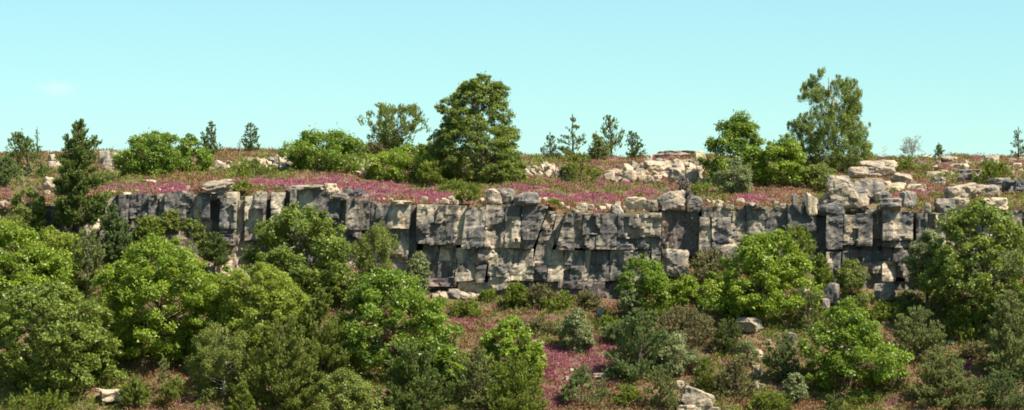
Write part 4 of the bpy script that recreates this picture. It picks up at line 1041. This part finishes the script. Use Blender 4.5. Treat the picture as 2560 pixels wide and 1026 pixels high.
plant('oak_tree', 'broad', 1612, ('y', -6.2), [(640, 1605, 1625), (665, 1570, 1655), (695, 1550, 1675), (730, 1555, 1680), (765, 1575, 1670)], 'oak', 'small oak standing at the foot of the tall cliff edge', ls=.22, depthf=.75)
plant('willow_bush', 'broad', 1575, ('y', -7.0), [(712, 1565, 1585), (735, 1550, 1602), (770, 1548, 1605)], 'willow', 'pale willow shrub left of the small oak under the cliff', 'bush', ls=.16)
plant('shrub', 'broad', 1716, ('y', -6.5), [(698, 1705, 1730), (715, 1685, 1750), (745, 1675, 1758), (775, 1685, 1750)], 'bright', 'bright leafy shrub below the big squared boulder', 'shrub', ls=.2)
plant('shrub', 'conifer', 1710, 856, [(775, 1690, 1730), (795, 1650, 1770), (825, 1625, 1800), (850, 1640, 1790)], 'dusk', 'wide brown heath bush on the lower slope', 'shrub', dens=1.0)
plant('shrub', 'conifer', 1775, ('y', -3.2), [(632, 1765, 1790), (655, 1730, 1830), (690, 1715, 1850), (715, 1730, 1840)], 'dusk', 'brownish scrub along the foot of the cliff recess', 'shrub')
plant('oak_tree', 'broad', 1900, ('y', -8.5), [(585, 1905, 1945), (605, 1870, 1965), (630, 1845, 1980), (660, 1825, 2000), (690, 1795, 2022), (725, 1775, 2032), (760, 1770, 2030), (790, 1800, 2010), (815, 1840, 1980)], 'bright',
      'bright green oak in front of the right cliff', ls=.25, depthf=.8, seed=71)
plant('juniper', 'conifer', 1995, ('y', -3.4), [(572, 1975, 2000), (590, 1955, 2030), (615, 1955, 2035), (645, 1962, 2025), (680, 1970, 2015)], 'gorse', 'golden green juniper between bright oak and cliff', 'bush', gap=.15)
plant('juniper', 'conifer', 2055, ('y', -5.6), [(648, 2045, 2060), (680, 2035, 2075), (720, 2032, 2085), (760, 2040, 2080)], 'gorse', 'pointed green juniper right of the bright oak', 'bush', up=1.4)
plant('pine_tree', 'whorl', 2020, ('y', -11), [(722, 2010, 2030), (755, 1998, 2050), (800, 1995, 2055), (840, 2000, 2050)], 'greypine', 'thin grey green pine under the right side of the bright oak', dens=.6, gap=.25)
plant('broadleaf_tree', 'broad', 2125, ('y', -6.8), [(655, 2112, 2140), (675, 2095, 2158), (705, 2088, 2168), (740, 2090, 2172), (790, 2100, 2165)], 'olive',
      'soft olive tree at the foot of the right buttress', ls=.16)
plant('oak_tree', 'broad', 2125, ('y', -21), [(756, 2110, 2135), (785, 2080, 2170), (820, 2055, 2200), (855, 2035, 2225), (890, 2020, 2250), (920, 2015, 2256), (955, 2025, 2225), (985, 2045, 2180)], 'oak',
      'large oak with a shaded left side at the bottom right', ls=.26, seed=33)
plant('oak_tree', 'broad', 2440, ('y', -8.5), [(510, 2425, 2465), (520, 2395, 2505), (550, 2375, 2530), (585, 2360, 2570), (625, 2345, 2600), (665, 2335, 2620), (705, 2320, 2620), (745, 2330, 2600), (790, 2370, 2560)], 'beech',
      'great dark oak at the right edge in front of the cliff', ls=.26, rc=.62, gap=.12, seed=21)
plant('small_tree', 'broad', 2318, ('y', -4.5), [(580, 2310, 2335), (605, 2290, 2352), (640, 2272, 2360), (680, 2275, 2355), (720, 2285, 2350)], 'willow', 'grey green small tree between buttress and great dark oak', ls=.18)
plant('pine_tree', 'whorl', 2525, ('y', -19), [(735, 2520, 2528), (765, 2495, 2550), (810, 2478, 2580), (860, 2470, 2600), (920, 2470, 2605), (1000, 2480, 2600)], 'greypine',
      'grey green pine at the right edge below the great oak', el0=30, el1=72, nbr=6, dens=1.2)
plant('pine_tree', 'whorl', 2292, ('y', -15.5), [(775, 2285, 2305), (810, 2245, 2345), (850, 2225, 2372), (890, 2225, 2370), (925, 2240, 2350)], 'greypine', 'wide grey pine right of the large bottom oak', gap=.2, dens=.85)
plant('pine_tree', 'whorl', 2340, ('y', -8), [(735, 2335, 2350), (760, 2315, 2368), (800, 2308, 2375)], 'greypine', 'small grey pine in the heath under the great dark oak', dens=.7)
plant('pine_tree', 'whorl', 2362, ('y', -24), [(885, 2345, 2365), (915, 2310, 2405), (950, 2285, 2440), (985, 2270, 2465), (1035, 2275, 2470)], 'greypine',
      'broad grey pine with a pale stem at the bottom right', nbr=6, el0=8, el1=55, dens=1.2, bark='orange')
plant('pine_tree', 'whorl', 2500, ('y', -25), [(930, 2490, 2520), (960, 2455, 2560), (1035, 2440, 2600)], 'bluepine', 'dark pine in the bottom right corner', dens=1.0)
plant('pine_tree', 'whorl', 1822, ('y', -14.5), [(795, 1815, 1830), (825, 1795, 1850), (865, 1785, 1870), (900, 1795, 1865)], 'pine', 'young green pine below the pale boulder', up=1.1)
plant('pine_sapling', 'whorl', 1762, ('y', -21.5), [(895, 1758, 1766), (925, 1740, 1785), (965, 1730, 1795)], 'gorse', 'light green young pine above the big white slab', el0=25, nbr=6)
plant('willow_bush', 'broad', 1690, ('y', -18), [(842, 1675, 1705), (870, 1645, 1740), (905, 1640, 1755), (940, 1655, 1740)], 'willow', 'grey green willow bush between dark pine and young pines', 'bush', ls=.16, gap=.2)
plant('pine_tree', 'whorl', 1650, ('y', -25), [(930, 1640, 1665), (960, 1615, 1690), (1035, 1605, 1700)], 'greypine', 'grey pine at the bottom left of the big white slab', dens=.9)
plant('shrub', 'conifer', 1842, ('y', -22.5), [(905, 1825, 1855), (935, 1795, 1880), (975, 1785, 1895), (1030, 1785, 1895)], 'dusk', 'dark brown bush right of the big white slab', 'shrub', dens=1.0)
plant('willow_bush', 'broad', 1868, ('y', -17.5), [(855, 1858, 1880), (880, 1845, 1892), (920, 1845, 1892)], 'willow', 'small pale willow left of the stone chain', 'bush', ls=.15)
plant('pine_tree', 'whorl', 1958, ('y', -20), [(840, 1948, 1965), (870, 1920, 1992), (910, 1910, 2005), (950, 1915, 2005), (985, 1930, 1995)], 'bluepine', 'blue grey pine right of the stone chain', dens=.95)
plant('willow_bush', 'broad', 1990, ('y', -23.5), [(935, 1978, 2000), (960, 1965, 2015), (1010, 1965, 2020)], 'willow', 'pale grey willow at the bottom right of the stone chain', 'bush', ls=.15)
plant('pine_sapling', 'whorl', 2085, ('y', -26), [(982, 2082, 2088), (1005, 2065, 2105), (1035, 2062, 2108)], 'pine', 'small bright pine at the bottom edge below the large oak', el0=25, nbr=6)
plant('shrub', 'conifer', 1925, ('y', -25), [(985, 1900, 1950), (1005, 1880, 1965), (1035, 1880, 1970)], 'gorse', 'light olive bush at the bottom edge below the blue grey pine', 'shrub')
plant('shrub', 'conifer', 2160, 1010, [(985, 2145, 2175), (998, 2128, 2195), (1008, 2130, 2192)], 'gorse', 'low green mound at the bottom edge right of the large oak', 'shrub')
plant('shrub', 'conifer', 1292, 768, [(712, 1280, 1300), (735, 1262, 1322), (762, 1260, 1325)], 'gorse', 'dark green bush at the foot of the middle cliff', 'shrub')
plant('shrub', 'conifer', 1345, 765, [(718, 1335, 1360), (738, 1315, 1385), (760, 1318, 1385)], 'dusk', 'brownish bush beside the dark green bush at the cliff foot', 'shrub')
plant('shrub', 'conifer', 1220, 752, [(722, 1212, 1226), (735, 1208, 1232), (750, 1208, 1234)], 'gorse', 'small tuft at the foot of the middle cliff rubble', 'shrub')
plant('shrub', 'conifer', 2085, 815, [(782, 2040, 2060), (795, 2000, 2090), (815, 1985, 2090)], 'gorse', 'low green scrub between pale boulder and large bottom oak', 'shrub')
plant('shrub', 'conifer', 335, ('y', -24.5), [(955, 320, 350), (975, 300, 370), (1030, 300, 380)], 'olive', 'low olive bush right of the white flat slab', 'shrub')
plant('shrub', 'conifer', 440, ('y', -24.5), [(950, 425, 455), (975, 405, 475), (1030, 400, 480)], 'olive', 'low olive bush under the grey sapling', 'shrub')
plant('shrub', 'conifer', 90, ('y', -26), [(985, 60, 130), (1000, 20, 190), (1030, 10, 200)], 'gorse', 'wide low heath bush in the bottom left corner', 'shrub')
# scattered low growth on the open slope
for u, vb, w, h, lf, lab in (
    (1165, 792, 70, 34, 'gorse', 'low green gorse right of the large glossy oak'),
    (1395, 772, 90, 36, 'gorse', 'wide low gorse in the heath under the middle cliff'),
    (1470, 770, 70, 34, 'dusk', 'brown low bush under the brown cliff base'),
    (1350, 836, 80, 36, 'dusk', 'brownish low bush left of the airy grey willow'),
    (1520, 826, 60, 30, 'gorse', 'small gorse right of the airy grey willow'),
    (1655, 800, 60, 34, 'gorse', 'green tuft between small oak and wide brown heath bush'),
    (2215, 800, 80, 40, 'gorse', 'green gorse below the brown boulder at the buttress'),
    (2270, 772, 60, 36, 'greypine', 'low grey shrub right of the brown boulder'),
    (2410, 842, 110, 44, 'gorse', 'wide green gorse on the right slope under the great dark oak'),
    (2440, 900, 80, 34, 'dusk', 'brown bush left of the right edge pine'),
    (2220, 975, 90, 36, 'dusk', 'brown heath bush right of the large bottom oak'),
    (1570, 1012, 80, 40, 'gorse', 'green tuft at the bottom under the large dark bushy pine'),
    (1805, 880, 60, 40, 'dusk', 'brown bush left of the young green pine'),
    (1420, 838, 60, 26, 'gorse', 'small green tuft at the foot of the airy grey willow')):
    plant('shrub', 'conifer', u, vb, [(vb - h, u - w * .18, u + w * .2), (vb - h * .6, u - w * .42, u + w * .44), (vb - h * .1, u - w * .5, u + w * .5)], lf, lab, 'shrub')
# bare dead stems
def bare_stem(u, vb, vt, lean, label, y=None):
    x, y, z = ground(u, vb)
    h = (vb - vt) / SC(y); r = np.random.default_rng(int(u))
    w = Parts(); t = np.linspace(0, 1, 6)
    main = np.stack([lean * h * t, 0 * t, h * t - .2 * (1 - t)], 1); w.add(*tube(main, .05 * (1.1 - t), 5))
    for q in range(5):
        a = main[2 + q % 3]; d = np.array([r.choice([-1, 1]) * r.uniform(.15, .35) * h, r.normal() * .1 * h, r.uniform(.1, .3) * h])
        w.add(*tube(np.stack([a, a + d * .5 + np.array([0, 0, .03]), a + d]), np.array([.02, .014, .008]), 4))
    V, F = w.get()
    tag(link('dead_sapling', mesh_np('dead_sapling', V, F, smooth=True), BARK['pale'], None, (x, y, z)), label, 'dead sapling')
bare_stem(2210, 404, 362, -.08, 'thin bare white stem on the skyline above the great outcrop')
bare_stem(1358, 424, 396, .02, 'thin pale dead stem on the heath left of the skyline pine group')
bare_stem(64, 492, 420, -.12, 'bare leaning pale stem on the heath at the far left')
bare_stem(1395, 458, 428, -.25, 'bleached leaning twig, left one in front of the small scree')
bare_stem(1412, 458, 426, .3, 'bleached leaning twig, right one in front of the small scree')
bare_stem(600, 380, 345, .05, 'tiny bare twig on the skyline beside the lone small pine')

# ------------------------------------------------------------------ ground cover: nobody could count it
ROCKS = [(o.location.x, o.location.y, o.dimensions.x / 2) for o in bpy.data.objects if o.get('category') == 'rock']
PINK = [(1280, 478, 1500, 36, .24), (1400, 860, 300, 120, .16), (2400, 900, 200, 120, .16), (60, 484, 60, 14, .55), (330, 466, 80, 10, .45), (445, 468, 60, 10, .75), (690, 456, 130, 11, .95), (840, 452, 80, 13, .8), (950, 474, 110, 20, 1.0), (1070, 490, 70, 15, 1.0),
        (880, 466, 80, 14, .9), (1350, 490, 60, 12, .65), (1470, 492, 90, 12, .6), (1580, 482, 50, 8, .4), (1530, 402, 60, 10, .35), (1640, 398, 60, 8, .4), (1880, 492, 45, 14, .9), (1915, 478, 40, 10, .4),
        (2310, 478, 26, 6, 1.2), (2202, 490, 25, 8, .8), (2372, 410, 30, 8, .5), (2480, 430, 60, 10, .25), (545, 402, 30, 6, .6), (1690, 402, 40, 5, .3),
        (1375, 885, 60, 26, .9), (1505, 880, 55, 28, .9), (1430, 925, 110, 40, 1.0), (1385, 985, 60, 45, .9), (1250, 772, 60, 14, .45), (1190, 800, 60, 30, .4), (1290, 795, 60, 20, .35), (1530, 758, 26, 8, 1.0),
        (2420, 912, 26, 11, 1.2), (2445, 950, 40, 18, .9), (2385, 870, 35, 9, .6), (2255, 935, 60, 18, .5), (2215, 1000, 50, 14, .35), (2240, 815, 30, 10, .2)]
GREEN = [(620, 428, 100, 14, .9), (1400, 462, 150, 14, .9), (1560, 470, 130, 12, .6), (1130, 474, 160, 10, .9), (1760, 485, 100, 20, .8), (2080, 490, 70, 30, .5), (2440, 515, 150, 12, .5), (350, 482, 120, 7, .5),
         (300, 440, 90, 20, .7), (600, 395, 90, 12, .6), (1350, 400, 60, 10, .5), (2330, 440, 90, 14, .6), (2540, 500, 60, 14, .7), (120, 1000, 160, 40, .7), (1250, 760, 160, 22, .6), (1420, 800, 140, 40, .55), (2300, 780, 160, 50, .7),
         (2400, 830, 120, 30, .6), (1950, 800, 120, 40, .7), (60, 440, 120, 24, .5)]

def zone(u, v, Z):
    p = np.zeros(len(u))
    for a, b, ru, rv, s in Z: p = np.maximum(p, s * np.exp(-(((u - a) / ru) ** 2 + ((v - b) / rv) ** 2) ** 1.5))
    return p

def tufts(C, R, Hh, r, nb, bl, bw):
    """small domes of sprigs; returns triangles and one value for each"""
    n = len(C); m = n * nb
    d = rdir(r, m); d[:, 2] = np.abs(d[:, 2])
    Cr = np.repeat(C, nb, 0); Rr = np.repeat(R, nb); Hr = np.repeat(Hh, nb)
    f = (.35 + .65 * r.random(m) ** .5)
    base = Cr + np.stack([d[:, 0] * Rr * f, d[:, 1] * Rr * f, d[:, 2] * Hr * f - .04], 1)
    dr = unit(d * .6 + np.array([0, 0, .8]) + .45 * r.normal(size=(m, 3)))
    s = unit(np.cross(dr, rdir(r, m)))
    V, T = blade_tris(base, dr, s, bl * r.uniform(.6, 1.3, m), bw * r.uniform(.7, 1.3, m))
    tint = np.clip(np.repeat(r.normal(.5, .2, n), nb) + r.normal(0, .13, m), 0, 1)
    return V, T, tint

r = np.random.default_rng(99)
def field(n, y0, y1, pw):
    y = y0 + (y1 - y0) * r.random(n) ** pw
    x = (r.random(n) * 2 - 1) * (DIST + y) * (1480 / FPX)
    return x, y
xa, ya = field(12500, .4, 74, 1.25)
xb, yb = field(15500, -32, -0.6, 1.0)
X = np.concatenate([xa, xb]); Y = np.concatenate([ya, yb]); Zg = np.where((Y > 0) & (Y < 3.2), H(X, np.maximum(Y, 3.3)) - .12, H(X, Y))
keep = np.ones(len(X), bool)
for (rx, ry, rr) in ROCKS:
    keep &= ~((np.abs(X - rx) < rr * .9 + .12) & (Y - ry > -.9) & (Y - ry < rr * 1.3))
X, Y, Zg = X[keep], Y[keep], Zg[keep]
U = UC + X * FPX / (DIST + Y); Vp = VC - (Zg + .2) * FPX / (DIST + Y)
pn = zone(U, Vp, PINK); gn = zone(U, Vp, GREEN)
nz = fbm(np.stack([X * .16, Y * .16, X * 0], 1), 61, 3)
nz2 = fbm(np.stack([X * .5, Y * .5, X * 0], 1), 63, 2)
rnd = r.random(len(X))
isp = (pn + .34 * nz2 + .10 * nz) > np.where(Y < 0, .42, .34) + np.where(Y < 0, .7, .5) * (rnd - .5)
isg = ~isp & ((gn * 1.1 + .45 * nz + .35 * nz2 + .25 * (rnd - .5) + np.where(Y < 0, .14, .0)) > .16)
iss = ~isp & ~isg & (r.random(len(X)) < .09)
isr = ~isp & ~isg & ~iss
Rr = np.where(r.random(len(X)) < .2, r.uniform(.7, 1.15, len(X)), r.uniform(.32, .7, len(X))); Hh = Rr * r.uniform(.55, .9, len(X))
P3 = np.stack([X, Y, Zg], 1)
for nm, mk, leaf, lab, nb, bl, bw, hs in (
    ('heather', isp, 'heather', 'blooming pink and purple heather in drifts over the heath', 44, .18, .09, .62),
    ('dry_heath', isr, 'rust', 'rust brown dry heath covering the hillside', 25, .19, .118, .7),
    ('green_heath', isg, 'heath', 'olive green low heath and gorse ground cover', 28, .20, .12, .95),
    ('dry_grass', iss, 'straw', 'tufts of straw coloured dry grass', 34, .34, .045, .6)):
    V, T, tint = tufts(P3[mk], Rr[mk], Hh[mk] * hs, r, nb, bl, bw)
    o = link(nm, mesh_np(nm, V, None, T, {'tint': tint}), LEAF[leaf])
    tag(o, lab, kind='stuff')
